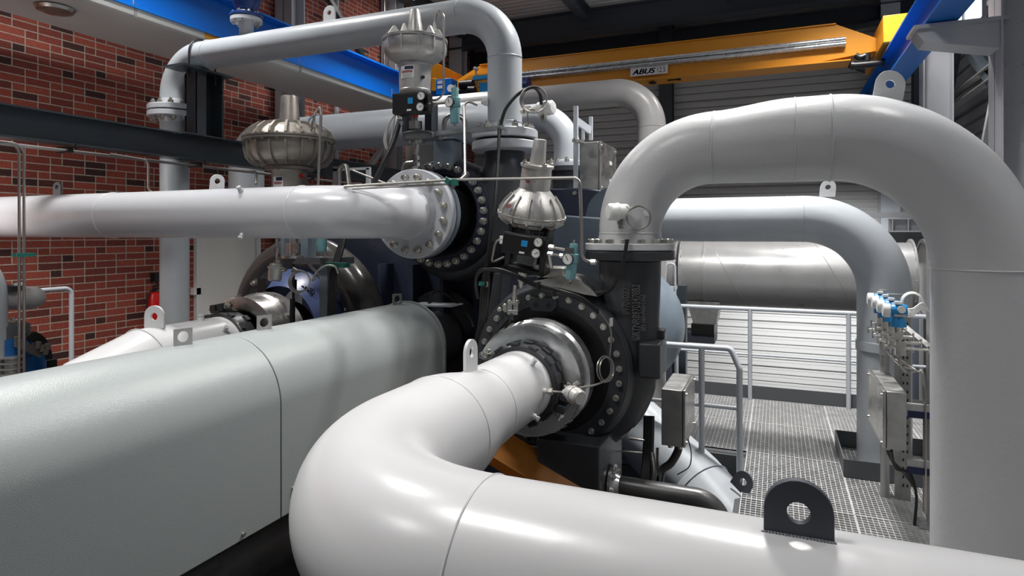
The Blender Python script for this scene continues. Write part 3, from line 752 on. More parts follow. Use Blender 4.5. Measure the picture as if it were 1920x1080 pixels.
# ================================================================== dark steel beam along the brick wall
t = ibeam('pipe_rack_beam', 'long dark steel beam running in front of the brick wall below the pipe flange', 'steel beam', (-5.43, -1.0, E + 0.85), (-5.43, 10.2, E + 0.85), 0.16, 0.252, 'beam', 0.014, 0.010)
for y in (4.30, 4.62, 4.98): inst('bolt', BOLT_S, t, (-5.37, y, E + 0.962), (0, 0, -1))
for (y, lb) in ((0.5, 'rack post left'), (10.0, 'rack post far')):
    b = MB(); b.bb((-5.5, y - 0.07, 0 if y > 9 else 2.05), (-5.36, y + 0.07, E + 0.706)); tag(obj('rack_post', b, 'beam'), 'dark post under the long beam ' + ('outside the left edge' if y < 1 else 'at its far end behind the machine'), 'post')
# tray of tubes under the beam
t = thing('tube_bundle', 'bundle of thin steel tubes clamped below the long dark beam', 'tubing', (-5.36, 3, E + 0.66))
for k in range(5):
    x = -5.33 - 0.026 * k
    b = MB(); b.tube([(x, -1, E + 0.672), (x, 9.8, E + 0.672)], 0.008, 10); obj('tube', b, 'tube', t)
for y in (1.9, 3.3, 4.55, 6.2):
    b = MB(); b.bb((-5.46, y - 0.02, E + 0.655), (-5.30, y + 0.02, E + 0.706)); b.bb((-5.30, y - 0.02, E + 0.69), (-5.22, y + 0.02, E + 0.70)); b.cyl((-5.24, y, E + 0.67), (-5.24, y, E + 0.72), 0.008, 8); obj('clamp', b, 'black', t)
# drop tubes
t = thing('drop_tubes', 'pair of thin vertical steel tubes at the left edge held by a green clamp', 'tubing', (-5.2, 2.8, 3))
pu = [PX(36, 478, -5.22), PX(45, 478, -5.22)]
for k, p in enumerate(pu):
    b = MB(); b.tube(bend([(-5.22, p.y - 1.2, E + 0.665), (-5.22, p.y, E + 0.665), (-5.22, p.y, 2.3)], 0.08, 8), 0.0095, 12); obj('tube', b, 'tube', t)
b = MB(); zc = PX(38, 478, -5.22).z; b.bb((-5.20, pu[0].y - 0.035, zc - 0.014), (-5.18, pu[1].y + 0.06, zc + 0.014)); b.bb((-5.25, pu[0].y - 0.035, zc - 0.014), (-5.23, pu[1].y + 0.06, zc + 0.014)); obj('clamp', b, 'green', t)
t = thing('drop_tube', 'thin bent steel tube dropping from the dark beam beside the grey riser', 'tubing', (-5.2, 3.9, 4.4))
p = PX(278, 340, -5.20); b = MB(); b.tube(bend([(-5.20, p.y - 0.35, E + 0.665), (-5.20, p.y, E + 0.65), (-5.20, p.y, E + 0.36), (-5.0, p.y + 0.2, E + 0.33)], 0.06, 8), 0.010, 12); obj('tube', b, 'tube', t)
# ================================================================== big process pipes
def weld(parent, c, d, R, m='weld', r=0.004):
    b = MB(); b.ring(c, d, R + 0.0005, r, 72, 6); return obj('weld_seam', b, m, parent)
def lug(parent, c, ax, up, w_, h, t_, rh, m, label=None, round_top=True, hole=None):
    b = MB(); b.plate_hole(c, ax, up, w_, h, t_, rh, round_top, hole); return obj('lifting_lug', b, m, parent, label, bev=0.0015)
def flange(parent, c, d, ri, ro, th, m, n=0, rb=0, me=None, a0=0.0, seg=64, name='flange', chamf=0.006):
    b = MB(); b.lathe([(ri, 0), (ro - chamf, 0), (ro, chamf), (ro, th - chamf), (ro - chamf, th), (ri, th)], c, d, seg, closed=True)
    return obj(name, b, m, parent)
def nozzle(parent, p, d, r=0.013, h=0.03, m='pipe_bright', cap=True):
    b = MB(); d = Vector(d).normalized(); p = Vector(p)
    b.cyl(p - d * 0.01, p + d * h, r * 1.35, 16); b.cyl(p + d * h, p + d * (h + 0.008), r * 0.9, 16)
    if cap: b.hex(p + d * (h + 0.008), d, r * 2.2, 0.014)
    return obj('threaded_boss', b, m, parent)
def sensor(label, p, d, up, size=1.0, stem=0.06, loop=None, m='stainless', loop_r=0.045, group=None):
    # small canister head on a stub: stem leaves the pipe at p along d, the head's canister axis is up
    p = Vector(p); d = Vector(d).normalized(); up = Vector(up).normalized()
    t = thing('sensor_head', label, 'sensor', p, group)
    e = p + d * stem
    b = MB(); b.cyl(p - d * 0.004, e, 0.009 * size, 14); b.hex(p, d, 0.034 * size, 0.018 * size); b.hex(e - d * 0.022 * size, d, 0.028 * size, 0.016 * size); obj('stem', b, 'tube', t)
    c = e + d * 0.032 * size
    b = MB(); b.lathe([(0, -0.034), (0.026, -0.034), (0.034, -0.026), (0.034, 0.012), (0.0385, 0.013), (0.0385, 0.021), (0.036, 0.023), (0.036, 0.050), (0.029, 0.058), (0, 0.060)][::1] if size == 1.0 else [(r * size, h * size) for r, h in [(0, -0.034), (0.026, -0.034), (0.034, -0.026), (0.034, 0.012), (0.0385, 0.013), (0.0385, 0.021), (0.036, 0.023), (0.036, 0.050), (0.029, 0.058), (0, 0.060)]], c, up, 28)
    obj('canister', b, m, t)
    b = MB(); g = c - up * 0.012 * size + frame(up)[0] * 0.02
    sd = d.cross(up).normalized()
    b.hex(c + sd * 0.02 * size, sd, 0.028 * size, 0.032 * size); b.hex(c + sd * 0.05 * size, sd, 0.022 * size, 0.02 * size); obj('cable_gland', b, 'bolt', t)
    return t

# --- S-shaped inlet pipe in the foreground
ZS = E - 0.896; RS = 0.203; XS = -1.387; YS = 1.465
t = thing('process_pipe', 'big white S-bend pipe sweeping across the foreground with an open-eyed lug', 'pipe', (XS, 2.3, ZS))
RE = 0.254; RB_ = 0.69
p_ = [(XS, 3.40, ZS), (XS, 2.86, ZS)]; r_ = [RS, RS]
for k in range(1, 10):
    s = k / 10; p_.append((XS, 2.86 - 0.42 * s, ZS)); r_.append(RS + (RE - RS) * s * s * (3 - 2 * s))
q_ = bend([(XS, 2.44, ZS), (XS, YS, ZS), (2.3, YS, ZS)], RB_, 28); p_ += q_; r_ += [RE] * len(q_)
b = MB(); b.tube(p_, r_, 96); obj('pipe_body', b, 'pipe_bright', t)
weld(t, (XS, 2.86, ZS), (0, 1, 0), RS, 'pipe_bright', 0.003); weld(t, (XS, 2.44, ZS), (0, 1, 0), RE, 'pipe_bright', 0.003); weld(t, (XS + RB_, YS, ZS), (1, 0, 0), RE, 'pipe_bright', 0.003)
lug(t, PY(1489, 1000, YS) * 1.0 if False else (-0.02 + PY(1489, 1000, YS).x + 0.028, YS, ZS + 0.254 - 0.012), (1, 0, 0), (0, 0, 1), 0.137, 0.128, 0.020, 0.023, 'lug_dark', 'dark grey rounded lifting lug')
lg = PX(884, 705, XS); lug(t, (XS, lg.y - 0.01, ZS + RS - 0.008), (0, 1, 0), (0, 0, 1), 0.125, 0.175, 0.018, 0.026, 'pipe_bright', None)
b = MB()
lx = PY(1489, 1000, YS).x + 0.008
for k in range(22): b.lathe([(0, 0), (0.006, 0.002), (0.0035, 0.007), (0, 0.008)], (lx - 0.070 + k * 0.0066, YS - 0.014 - 0.001 * random.random(), ZS + 0.254 - 0.006), (0, -0.5, 1), 8)
obj('lug_weld', b, 'lug_dark', t)
def ring_pt(x, z, R, a): return (x + R * cos(a), z + R * sin(a))
for (u, v) in ((996, 684), (1020, 733), (996, 778)):
    # bosses round the pipe, just short of the coupling
    best = None
    for k in range(360):
        a = 2 * pi * k / 360; 
        for yb in (3.14, 3.2, 3.26):
            P = Vector((XS + RS * cos(a), yb, ZS + RS * sin(a))); D_ = -P.x * ST + P.y * CT
            uu = 960 + F * (P.x * CT + P.y * ST) / D_; vv = 436 - F * (P.z - E) / D_
            q = (uu - u) ** 2 + (vv - v) ** 2
            nrm = Vector((cos(a), 0, sin(a)))
            if nrm.dot(Vector((0, 0, E)) - P) > 0 and (best is None or q < best[0]): best = (q, P, nrm)
    nozzle(t, best[1], best[2], 0.012, 0.018)
    if v == 733: BOSS = best
nozzle(t, (XS - RS * 0.75, 3.12, ZS + RS * 0.66), (-0.75, 0, 0.66), 0.012, 0.018)

# --- arch on the right: reducing elbow, reducer, long elbow, riser
YA = 4.157; XA = -0.90; ZA = E + 0.539; XR_ = 1.056
t = thing('process_pipe', 'huge light grey pipe arch rising at the right edge with a lug on its bend', 'pipe', (XR_, YA, 2.0))
Rl = 0.54
path = []; rad = []
for k in range(25):
    a = pi / 2 * k / 24
    path.append((XA + Rl * (1 - cos(a)), YA, ZA - Rl + Rl * sin(a))); rad.append(0.203 + (0.2285 - 0.203) * (k / 24))
path = [(XA, YA, E - 0.06)] + path; rad = [0.203] + rad
X1 = XA + Rl; X2 = PY(1490, 250, YA).x; X3 = PY(1556, 250, YA).x
for k in range(1, 9):
    s = k / 8; ss = s * s * (3 - 2 * s); path.append((X1 + (X2 - X1) * s, YA, ZA + 0.022 * ss)); rad.append(0.2285 + (0.254 - 0.2285) * ss)
ZA2 = ZA + 0.022; path.append((X3, YA, ZA2)); rad.append(0.254)
Rr = XR_ - X3
for k in range(1, 29):
    a = pi / 2 * k / 28
    path.append((X3 + Rr * sin(a), YA, ZA2 - Rr + Rr * cos(a))); rad.append(0.254)
path.append((XR_, YA, 0.4)); rad.append(0.254)
b = MB(); b.tube(path, rad, 96); obj('pipe_body', b, 'pipe', t)
weld(t, (X1, YA, ZA), (1, 0, 0), 0.2285, 'pipe'); weld(t, (X1 + 0.012, YA, ZA), (1, 0, 0), 0.2285, 'pipe', 0.002); weld(t, (X2, YA, ZA2), (1, 0, 0), 0.254, 'pipe'); weld(t, (X3, YA, ZA2), (1, 0, 0), 0.254, 'pipe', 0.006)
weld(t, (XR_, YA, ZA2 - Rr), (0, 0, 1), 0.254, 'pipe', 0.005); weld(t, (XA, YA, E - 0.005), (0, 0, 1), 0.203, 'pipe')
a = radians(73); lp = Vector((X3 + (Rr + 0.248) * cos(a), YA, ZA2 - Rr + (Rr + 0.248) * sin(a)))
lug(t, lp, (sin(a), 0, -cos(a)), (cos(a) * 0.55, 0, sin(a)), 0.155, 0.165, 0.02, 0.024, 'pipe', 'light grey lifting lug with round hole')
# its foot flange with bolts
ZF = E - 0.115
b = MB(); b.lathe([(0.203, 0.105), (0.214, 0.055), (0.214, 0.045), (0.29, 0.045), (0.296, 0.039), (0.296, 0.006), (0.29, 0), (0.203, 0)], (XA, YA, ZF), (0, 0, 1), 72, closed=True); obj('weld_neck_flange', b, 'pipe', t)
bolts(t, (XA, YA, ZF + 0.045), (0, 0, 1), 0.258, 16, BOLT_H, 0.1)
for (u, v) in ((1212, 400),):
    nozzle(t, PY(u, v, YA - 0.20), (0.3, -1, 0), 0.016, 0.015)

# --- sensor on the arch neck
q = PY(1160, 400, YA - 0.21)
s = sensor('white canister sensor head with cable loop on the neck of the right arch', q + Vector((0.045, 0.02, 0)), (-0.1, -1, 0.05), (-0.80, -0.6, 0.0), 1.5, 0.06, m='white')
cp = PY(1197, 408, YA - 0.30)
b = MB()
for r_, o_ in ((0.075, 0), (0.069, 0.006), (0.072, -0.006)): b.ring(cp + Vector((0, o_, 0)), (0.25, -1, 0), r_, 0.0035, 40, 8)
b.tube(spline([q + Vector((0.03, -0.06, 0.01)), q + Vector((0.07, -0.10, 0.04)), cp + Vector((-0.05, -0.01, 0.055)), cp + Vector((0.0, 0, 0.072))]), 0.006, 10)
b.tube(spline([cp + Vector((-0.02, 0, -0.07)), cp + Vector((-0.05, 0, -0.12)), PY(1175, 450, YA - 0.3)]), 0.004, 8); obj('cable_loop', b, 'tube', s)
b = MB(); b.tube(spline([PY(1176, 449, YA - 0.32), PY(1170, 485, YA - 0.33), PY(1158, 520, YA - 0.34), PY(1140, 545, YA - 0.30), PY(1110, 550, YA - 0.26), PY(1085, 545, YA - 0.24)]), 0.012, 12); obj('protective_hose', b, 'rubber', s)

# --- discharge arch of the upper stage (long grey pipe at the top)
Y2 = 4.55; X2d = -1.984; Z2 = E + 1.766; X2l = -5.67; R2 = 0.1365
t = thing('process_pipe', 'long grey pipe arching high over the machine to the brick wall side', 'pipe', (X2d, Y2, E + 0.8))
b = MB(); b.tube(bend([(X2d, Y2, E + 0.80), (X2d, Y2, Z2), (X2l, Y2, Z2), (X2l, Y2, 4.0 + 1.30)], 0.385, 20), R2, 64); obj('pipe_body', b, 'pipe_blue', t)
weld(t, (X2d, Y2, Z2 - 0.385), (0, 0, 1), R2, 'pipe_blue'); weld(t, (X2d - 0.385, Y2, Z2), (1, 0, 0), R2, 'pipe_blue'); weld(t, (X2d, Y2, E + 0.87), (0, 0, 1), R2, 'pipe_blue')
weld(t, (X2l + 0.385 + 0.12, Y2, Z2), (1, 0, 0), R2, 'pipe_blue', 0.006)
lug(t, PY(618, 44, Y2), (1, 0, 0), (0, 0, 1), 0.13, 0.16, 0.016, 0.022, 'pipe', 'grey lifting lug standing on the pipe')
b = MB(); b.lathe([(R2, 0.12), (R2 + 0.01, 0.08), (R2 + 0.01, 0.07), (0.255, 0.07), (0.262, 0.062), (0.262, 0.008), (0.255, 0), (R2, 0)], (X2d, Y2, E + 0.735), (0, 0, 1), 64, closed=True); obj('weld_neck_flange', b, 'flange', t)
bolts(t, (X2d, Y2, E + 0.805), (0, 0, 1), 0.213, 12, BOLT_L, 0.26)
FZ = E + 1.235
b = MB(); b.lathe([(R2, 0.12), (0.15, 0.052), (0.245, 0.052), (0.25, 0.047), (0.25, 0.004), (0.245, 0), (R2, 0)], (X2l, Y2, FZ), (0, 0, 1), 56, closed=True); obj('weld_neck_flange', b, 'flange', t)
bolts(t, (X2l, Y2, FZ + 0.052), (0, 0, 1), 0.205, 12, BOLT_L, 0.2)
# riser it stands on
t = thing('riser_pipe', 'vertical grey pipe in front of the brick wall passing behind the dark beam', 'pipe', (X2l, Y2, 2.05))
b = MB(); b.tube([(X2l, Y2, 1.95), (X2l, Y2, FZ - 0.05)], R2, 56); obj('pipe_body', b, 'pipe_blue', t)
b = MB(); b.lathe([(R2, -0.12), (0.15, -0.066), (0.245, -0.066), (0.25, -0.061), (0.25, -0.018), (0.245, -0.014), (R2, -0.014)], (X2l, Y2, FZ), (0, 0, 1), 56, closed=True); obj('weld_neck_flange', b, 'flange', t)
b = MB(); b.lathe([(0, -0.014), (0.205, -0.014), (0.205, 0), (0, 0)], (X2l, Y2, FZ), (0, 0, 1), 40); obj('gasket', b, 'black', t)
bolts(t, (X2l, Y2, FZ - 0.066), (0, 0, -1), 0.205, 12, BOLT_L, 0.2)
# support stand with plate and U-bolt
t = thing('pipe_stand', 'short box post with top plate and U-bolt carrying the long grey pipe', 'pipe support', (-5.34, 4.55, E + 0.96))
b = MB(); b.bb((-5.46, 4.49, E + 0.955), (-5.28, 4.51, E + 1.60)); b.bb((-5.46, 4.79, E + 0.955), (-5.28, 4.81, E + 1.60)); b.bb((-5.445, 4.49, E + 0.955), (-5.43, 4.81, E + 1.60)); b.bb((-5.30, 4.49, E + 0.955), (-5.285, 4.60, E + 1.60)); obj('post', b, 'beam', t)
b = MB(); b.bb((-5.47, 4.27, E + 1.60), (-5.20, 4.86, E + 1.622)); obj('top_plate', b, 'beam', t)
b = MB(); b.bb((-5.47, 4.33, E + 0.958), (-5.24, 5.05, E + 0.972)); obj('base_plate', b, 'beam', t)
b = MB(); ub = [(-5.28, Y2 - 0.155, E + 1.50), (-5.28, Y2 - 0.155, Z2)] + [(-5.28, Y2 - 0.155 * cos(a), Z2 + 0.155 * sin(a)) for a in [pi * k / 16 for k in range(17)]] + [(-5.28, Y2 + 0.155, E + 1.50)]
b.tube(ub, 0.009, 12)
for s_ in (-1, 1): b.hex((-5.28, Y2 + s_ * 0.155, E + 1.565), (0, 0, 1), 0.032, 0.02)
obj('u_bolt', b, 'black', t)
# blue valve on its stub
vx = PY(462, 60, Y2).x
t = thing('blue_valve', 'dark blue valve body bolted on a stub of the long grey pipe', 'valve', (vx, Y2, Z2 + R2))
z0 = Z2 + R2 - 0.01
b = MB(); b.lathe([(0, -0.02), (0.062, -0.02), (0.066, 0.02), (0.066, 0.10), (0.075, 0.13), (0.145, 0.13), (0.145, 0.165), (0.05, 0.165)], (vx, Y2, z0), (0, 0, 1), 40); obj('stub_flange', b, 'flange', t)
b = MB(); b.lathe([(0.0, 0.17), (0.145, 0.17), (0.15, 0.175), (0.15, 0.20), (0.10, 0.205), (0.085, 0.24), (0.12, 0.30), (0.14, 0.36), (0.14, 0.5), (0, 0.5)], (vx, Y2, z0), (0, 0, 1), 40); obj('valve_body', b, 'blue_d', t)
bolts(t, (vx, Y2, z0 + 0.13), (0, 0, -1), 0.118, 8, BOLT, 0.2); bolts(t, (vx, Y2, z0 + 0.203), (0, 0, 1), 0.118, 8, BOLT, 0.2)

# --- inlet pipe of the upper stage: from the left edge, elbow, flange towards the machine
YL = 3.342; RL = 0.178; XV2 = -2.44; ZV2 = E + 0.137
t = thing('process_pipe', 'white horizontal pipe coming from the left edge into the studded upper flange', 'pipe', (XV2, YL, ZV2))
b = MB(); b.tube(bend([(-7.3, YL, ZV2), (XV2, YL, ZV2), (XV2, 3.93, ZV2)], 0.50, 24), RL, 88); obj('pipe_body', b, 'pipe_light', t)
weld(t, (XV2 - 0.50, YL, ZV2), (1, 0, 0), RL, 'pipe_bright'); weld(t, (XV2, 3.845, ZV2), (0, 1, 0), RL, 'weld', 0.006)
weld(t, (PY(215, 400, YL).x, YL, ZV2), (1, 0, 0), RL, 'pipe_bright')
for (u, m_, lb) in ((108, 'lug_dark', 'dark grey lifting lug near the left edge'), (402, 'pipe_bright', 'white lifting lug seen nearly edge-on')):
    q = PY(u, 370, YL); 
    if u == 108: lug(t, (q.x, YL, ZV2 + RL - 0.006), (1, 0.1, 0), (0, 0, 1), 0.088, 0.115, 0.016, 0.018, m_, lb)
    else: lug(t, (q.x, YL + 0.02, ZV2 + RL - 0.006), (0.45, 1, 0), (0.1, 0, 1), 0.10, 0.115, 0.016, 0.02, m_, lb)
for (u, v, d_) in ((475, 362, (0, -0.6, 0.8)), (478, 437, (0, -0.6, -0.8))):
    nozzle(t, (PY(u, v, YL).x, YL + d_[1] * RL, ZV2 + d_[2] * RL), d_, 0.013, 0.022)
b = MB(); b.lathe([(RL, 0.0), (RL + 0.008, 0.0), (0.262, 0.06), (0.262, 0.0585), (0.302, 0.0585), (0.310, 0.066), (0.310, 0.112), (0.302, 0.12), (RL, 0.12)], (XV2, 3.86, ZV2), (0, 1, 0), 72, closed=True) if False else b.lathe([(RL - 0.01, 0.0), (RL + 0.004, 0.0), (RL + 0.02, 0.05), (0.322, 0.052), (0.328, 0.058), (0.328, 0.114), (0.322, 0.12), (RL - 0.01, 0.12)], (XV2, 3.86, ZV2), (0, 1, 0), 72, closed=True)
obj('weld_neck_flange', b, 'flange', t)
bolts(t, (XV2, 3.912, ZV2), (0, -1, 0), 0.268, 16, BOLT_L, 0.2)

# --- pipe behind: pale horizontal pipe crossing behind the actuators, elbow down to the back flange
b0 = PY(640, 255, 6.2)
YP = 6.35; zP = PY(880, 229, YP).z; rP = 0.225; xPe = PY(1062, 300, YP).x
t = thing('process_pipe', 'pale grey pipe crossing behind the two left actuators, bending down behind the ladder', 'pipe', (xPe, YP, zP))
xl = PY(462, 262, YP).x
rE = 0.140; xa_ = PY(915, 229, YP).x; xb_ = PY(985, 229, YP).x; Re = 0.36; xPe = PY(1063, 300, YP).x
p_ = bend([(xl, YP, zP - 0.75), (xl, YP, zP), (xa_, YP, zP)], 0.40, 18); r_ = [rP] * len(p_)
for k in range(1, 8): p_.append((xa_ + (xb_ - xa_) * k / 8, YP, zP)); r_.append(rP + (rE - rP) * k / 8)
q_ = bend([(xb_, YP, zP), (xPe, YP, zP), (xPe, YP, zP - 0.53)], Re, 16); p_ += q_; r_ += [rE] * len(q_)
b = MB(); b.tube(p_, r_, 64); obj('pipe_body', b, 'pipe_blue', t)
b = MB(); b.lathe([(rE, 0.07), (rE + 0.01, 0.06), (rE + 0.012, 0.035), (0.22, 0.035), (0.22, 0), (rE, 0)], (xPe, YP, zP - 0.56), (0, 0, 1), 48, closed=True); obj('weld_neck_flange', b, 'pipe_blue', t)
bolts(t, (xPe, YP, zP - 0.525), (0, 0, 1), 0.19, 12, BOLT_L, 0.3)
b = MB(); q = PY(598, 230, YP); b.ring((q.x, YP, zP), (1, 0, 0), rP + 0.01, 0.012, 48, 8); obj('pipe_clamp', b, 'steelblue', t)
t2 = thing('cast_neck', 'dark cast neck with grey flange under the pale pipe bend', 'casing', (xPe, YP, zP - 1.0))
b = MB(); b.lathe([(0.0, -0.562), (0.22, -0.562), (0.22, -0.61), (0.16, -0.615), (0.15, -0.8), (0.2, -1.1), (0.2, -1.16), (0, -1.16)], (xPe, YP, zP), (0, 0, 1), 48); obj('neck', b, 'darkcast', t2)

# --- warm grey pipe farther back under the crane
YQ = 8.4; zQ = PY(1090, 180, YQ).z; rQ = 0.185; xQ = PY(1222, 240, YQ).x
t = thing('process_pipe', 'warm grey pipe under the yellow crane bending down before the siding', 'pipe', (xQ, YQ, zQ))
b = MB(); b.tube(bend([(PY(800, 150, YQ).x, YQ, zQ), (xQ, YQ, zQ), (xQ, YQ, 0.0)], 0.50, 20), rQ, 64); obj('pipe_body', b, 'pipe_warm', t)
weld(t, (xQ, YQ, zQ - 0.50), (0, 0, 1), rQ, 'pipe_warm')

# --- grey pipe 3 right
Y3 = 6.07; Z3 = E + 0.12; X3r = 0.838
t = thing('process_pipe', 'grey pipe bending down beside the blue transmitters into the walkway', 'pipe', (X3r, Y3, 1.5))
b = MB(); b.tube(bend([(-1.27, Y3, Z3), (X3r, Y3, Z3), (X3r, Y3, 0.6)], 0.62, 24), 0.203, 80); obj('pipe_body', b, 'pipe_blue', t)
weld(t, (X3r - 0.62, Y3, Z3), (1, 0, 0), 0.203, 'pipe_blue'); weld(t, (X3r, Y3, Z3 - 0.62), (0, 0, 1), 0.203, 'pipe_blue')
b = MB(); zb = PY(1640, 655, Y3).z; b.lathe([(0.203, 0.0), (0.212, 0.0), (0.212, 0.075), (0.203, 0.075)], (X3r, Y3, zb), (0, 0, 1), 64, closed=True); obj('sleeve_band', b, 'pipe_blue', t)
lug(t, (PY(1551, 375, Y3).x, Y3, Z3 + 0.19), (1, 0, 0), (0.08, 0, 1), 0.125, 0.145, 0.016, 0.022, 'pipe')

# --- first stage inlet pipe left of the shaft cover
X9 = -3.93; Z9 = E - 0.896; R9 = 0.25
t = thing('process_pipe', 'thick white mitred pipe behind the shaft cover in front of the brick wall', 'pipe', (X9, 3.2, Z9))
b = MB(); b.tube([(X9, 3.56, Z9), (X9, 2.93, Z9), (X9 - 0.06, 2.62, Z9 - 0.13), (X9 - 0.35, 2.1, Z9 - 0.75), (X9 - 0.6, 1.8, 1.5)], [R9, R9, R9 * 1.03, R9 * 1.06, R9 * 1.06], 72); obj('pipe_body', b, 'pipe_bright', t, ang=9)
weld(t, (X9, 2.93, Z9), (0, 1, 0.2), R9 * 1.01, 'pipe_bright')
q = PX(291, 600, X9 + 0.02); lug(t, (X9, 3.0, Z9 + R9 - 0.01), (1, 0.25, 0), (0, 0, 1), 0.15, 0.155, 0.018, 0.026, 'pipe')
nozzle(t, (X9 + 0.02, 3.36, Z9 + R9), (0.05, 0, 1), 0.016, 0.02); nozzle(t, (X9 + R9 * 0.72, 3.42, Z9 + R9 * 0.70), (0.7, 0, 0.7), 0.014, 0.02)
b = MB(); b.tube([(X9 - 0.6, 1.85, 1.6), (X9 - 0.6, 1.8, 0.1)], 0.25, 40); tag(obj('vertical_pipe', b, 'pipe_bright'), 'lower vertical run of the mitred white pipe near the floor', 'pipe')

# ================================================================== the compressor
GB = thing('gear_casing', 'big dark navy gear casing in the centre carrying the three round stages', 'machine casing', (-2.5, 5.2, 1.6))
b = MB(); b.bb((-4.7, 4.80, 1.6), (-1.22, 6.65, E - 0.89)); obj('lower_casing', b, 'navy', GB, bev=0.01)
b = MB(); b.prism([(-4.3, 4.86, E - 0.89), (-1.25, 4.86, E - 0.89), (-1.25, 4.86, E + 0.33), (-1.45, 4.86, E + 0.36), (-3.3, 4.86, E + 0.36), (-4.3, 4.86, E - 0.3)], (0, 1.75, 0)); obj('upper_casing', b, 'navy', GB, bev=0.01)
b = MB(); b.bb((-4.75, 4.74, E - 0.93), (-1.2, 6.68, E - 0.85)); obj('split_flange', b, 'navy', GB)
for x in (-3.25, -2.92, -2.62, -2.3, -2.05, -1.85):
    b = MB(); b.bb((x - 0.018, 4.66, E - 0.85), (x + 0.018, 4.87, E - 0.28 if x < -2.2 else E - 0.12)); obj('rib', b, 'navy', GB)
b = MB(); b.bb((-2.62, 4.62, E - 0.34), (-1.75, 4.87, E - 0.26)); b.bb((-2.05, 4.60, E - 0.52), (-1.72, 4.87, E - 0.34)); obj('ledge', b, 'navy', GB, bev=0.006)
b = MB(); b.plate_hole((-1.20, 4.72, E + 0.10), (1, 0, 0), (0.25, 0, 1), 0.34, 0.26, 0.06, 0.028); obj('casing_lug', b, 'slate', GB)
b = MB(); b.prism([(-1.60, 4.55, E + 0.14), (-1.06, 4.55, E + 0.10), (-0.98, 4.55, E - 0.05), (-0.93, 4.55, E - 0.55), (-1.6, 4.55, E - 0.55)], (0, 0.3, 0)); obj('bearing_cap', b, 'slate', GB, bev=0.012)
b = MB(); b.bb((-4.9, 3.9, 0), (-0.6, 6.4, 1.6)); tag(obj('machine_base', b, 'navy'), 'dark steel base box under the gear casing', 'machine base')
# oil drain stack right of the volute foot
def volute(name, label, cat, X, Y, Z, Rring, Rscroll, rmin, rmax, neck_x, neck_top, neck_r, m, mface, nb, cap, back, flare=0.0, a_start=1.5, yoff=0.22, dirn=1, neck_taper=1.0):
    t = thing(name, label, cat, (X, Y, Z))
    # scroll: section grows from the tongue round the bottom up to the neck
    b = MB(); path = []; rs = []
    n = 56
    for k in range(n + 1):
        s = k / n; a = pi * 0.62 + s * (2 * pi - pi * 0.62)
        a = -a if False else a
        rr = rmin + (rmax - rmin) * s
        Rc = Rscroll + (neck_x - Rscroll) * s
        path.append((X + Rc * cos(a) * dirn, Y + yoff, Z + Rc * sin(a))); rs.append(rr)
    # neck rises from the end of the scroll
    for k in range(1, 13):
        s = k / 12; path.append((X + neck_x * dirn, Y + yoff + (YA - Y - yoff) * 0, Z + (neck_top - Z) * s)); rs.append(rmax + (neck_r - rmax) * s)
    b.tube(path, rs, 44); obj('scroll', b, m, t, ang=60)
    b = MB(); b.lathe([(Rring * 0.80, 0.02), (Rring * 0.84, 0.0), (Rring * 1.10, 0.0), (Rring * 1.14, 0.03), (Rring * 1.20, 0.16), (Rring * 1.15, 0.40), (Rring * 0.9, back), (0.12, back), (0.12, 0.35), (Rring * 0.55, 0.30)], (X, Y, Z), (0, 1, 0), 80, closed=True)
    obj('casing_disc', b, m, t)
    b = MB(); b.lathe([(Rring * 0.87, 0), (Rring * 1.085, 0), (Rring * 1.09, 0.004), (Rring * 1.09, 0.02), (Rring * 0.87, 0.02)], (X, Y - 0.016, Z), (0, 1, 0), 96, closed=True); obj('bolt_ring', b, mface, t)
    bolts(t, (X, Y - 0.016, Z), (0, -1, 0), Rring, nb, cap, 0.08)
    return t
# right stage
V1X, V1Y, V1Z = -1.387, 3.90, E - 0.896
v1 = volute('volute_casing', 'dark cast snail casing with ring of bolts behind the white S-bend pipe', 'compressor casing', V1X, V1Y, V1Z, 0.48, 0.50, 0.07, 0.185, 0.487, E - 0.19, 0.205, 'darkcast', 'darkcast', 32, CAPSCREW, 0.85, yoff=0.257)
b = MB(); b.lathe([(0.205, 0.0), (0.29, 0.006), (0.296, 0.012), (0.296, 0.058), (0.29, 0.064), (0.0, 0.064)], (XA, YA, E - 0.185), (0, 0, 1), 72); obj('neck_flange', b, 'darkcast', v1)
b = MB(); b.lathe([(0, 0), (0.25, 0), (0.25, 0.007), (0, 0.007)], (XA, YA, E - 0.122), (0, 0, 1), 56); obj('gasket', b, 'black', v1)
b = MB(); b.bb((XA + 0.10, YA - 0.22, V1Z - 0.02), (XA + 0.235, YA + 0.05, V1Z + 0.20)); b.bb((XA + 0.13, YA - 0.02, V1Z + 0.19), (XA + 0.23, YA + 0.1, V1Z + 0.26)); obj('foot_block', b, 'darkcast', v1, bev=0.012)
b = MB(); b.prism([(V1X - 0.13, V1Y - 0.034, V1Z + 0.47), (V1X - 0.13, V1Y - 0.034, V1Z + 0.415), (V1X - 0.10, V1Y - 0.034, V1Z + 0.375), (V1X + 0.04, V1Y - 0.034, V1Z + 0.375), (V1X + 0.07, V1Y - 0.034, V1Z + 0.415), (V1X + 0.07, V1Y - 0.034, V1Z + 0.47)], (0, 0.02, 0)); rt_ = obj('ring_tab', b, 'darkcast', v1, bev=0.004)
for dx_ in (-0.075, 0.015):
    b = MB(); b.cyl((V1X + dx_, V1Y - 0.0355, V1Z + 0.418), (V1X + dx_, V1Y - 0.03, V1Z + 0.418), 0.019, 24); obj('tab_hole', b, 'black', rt_)
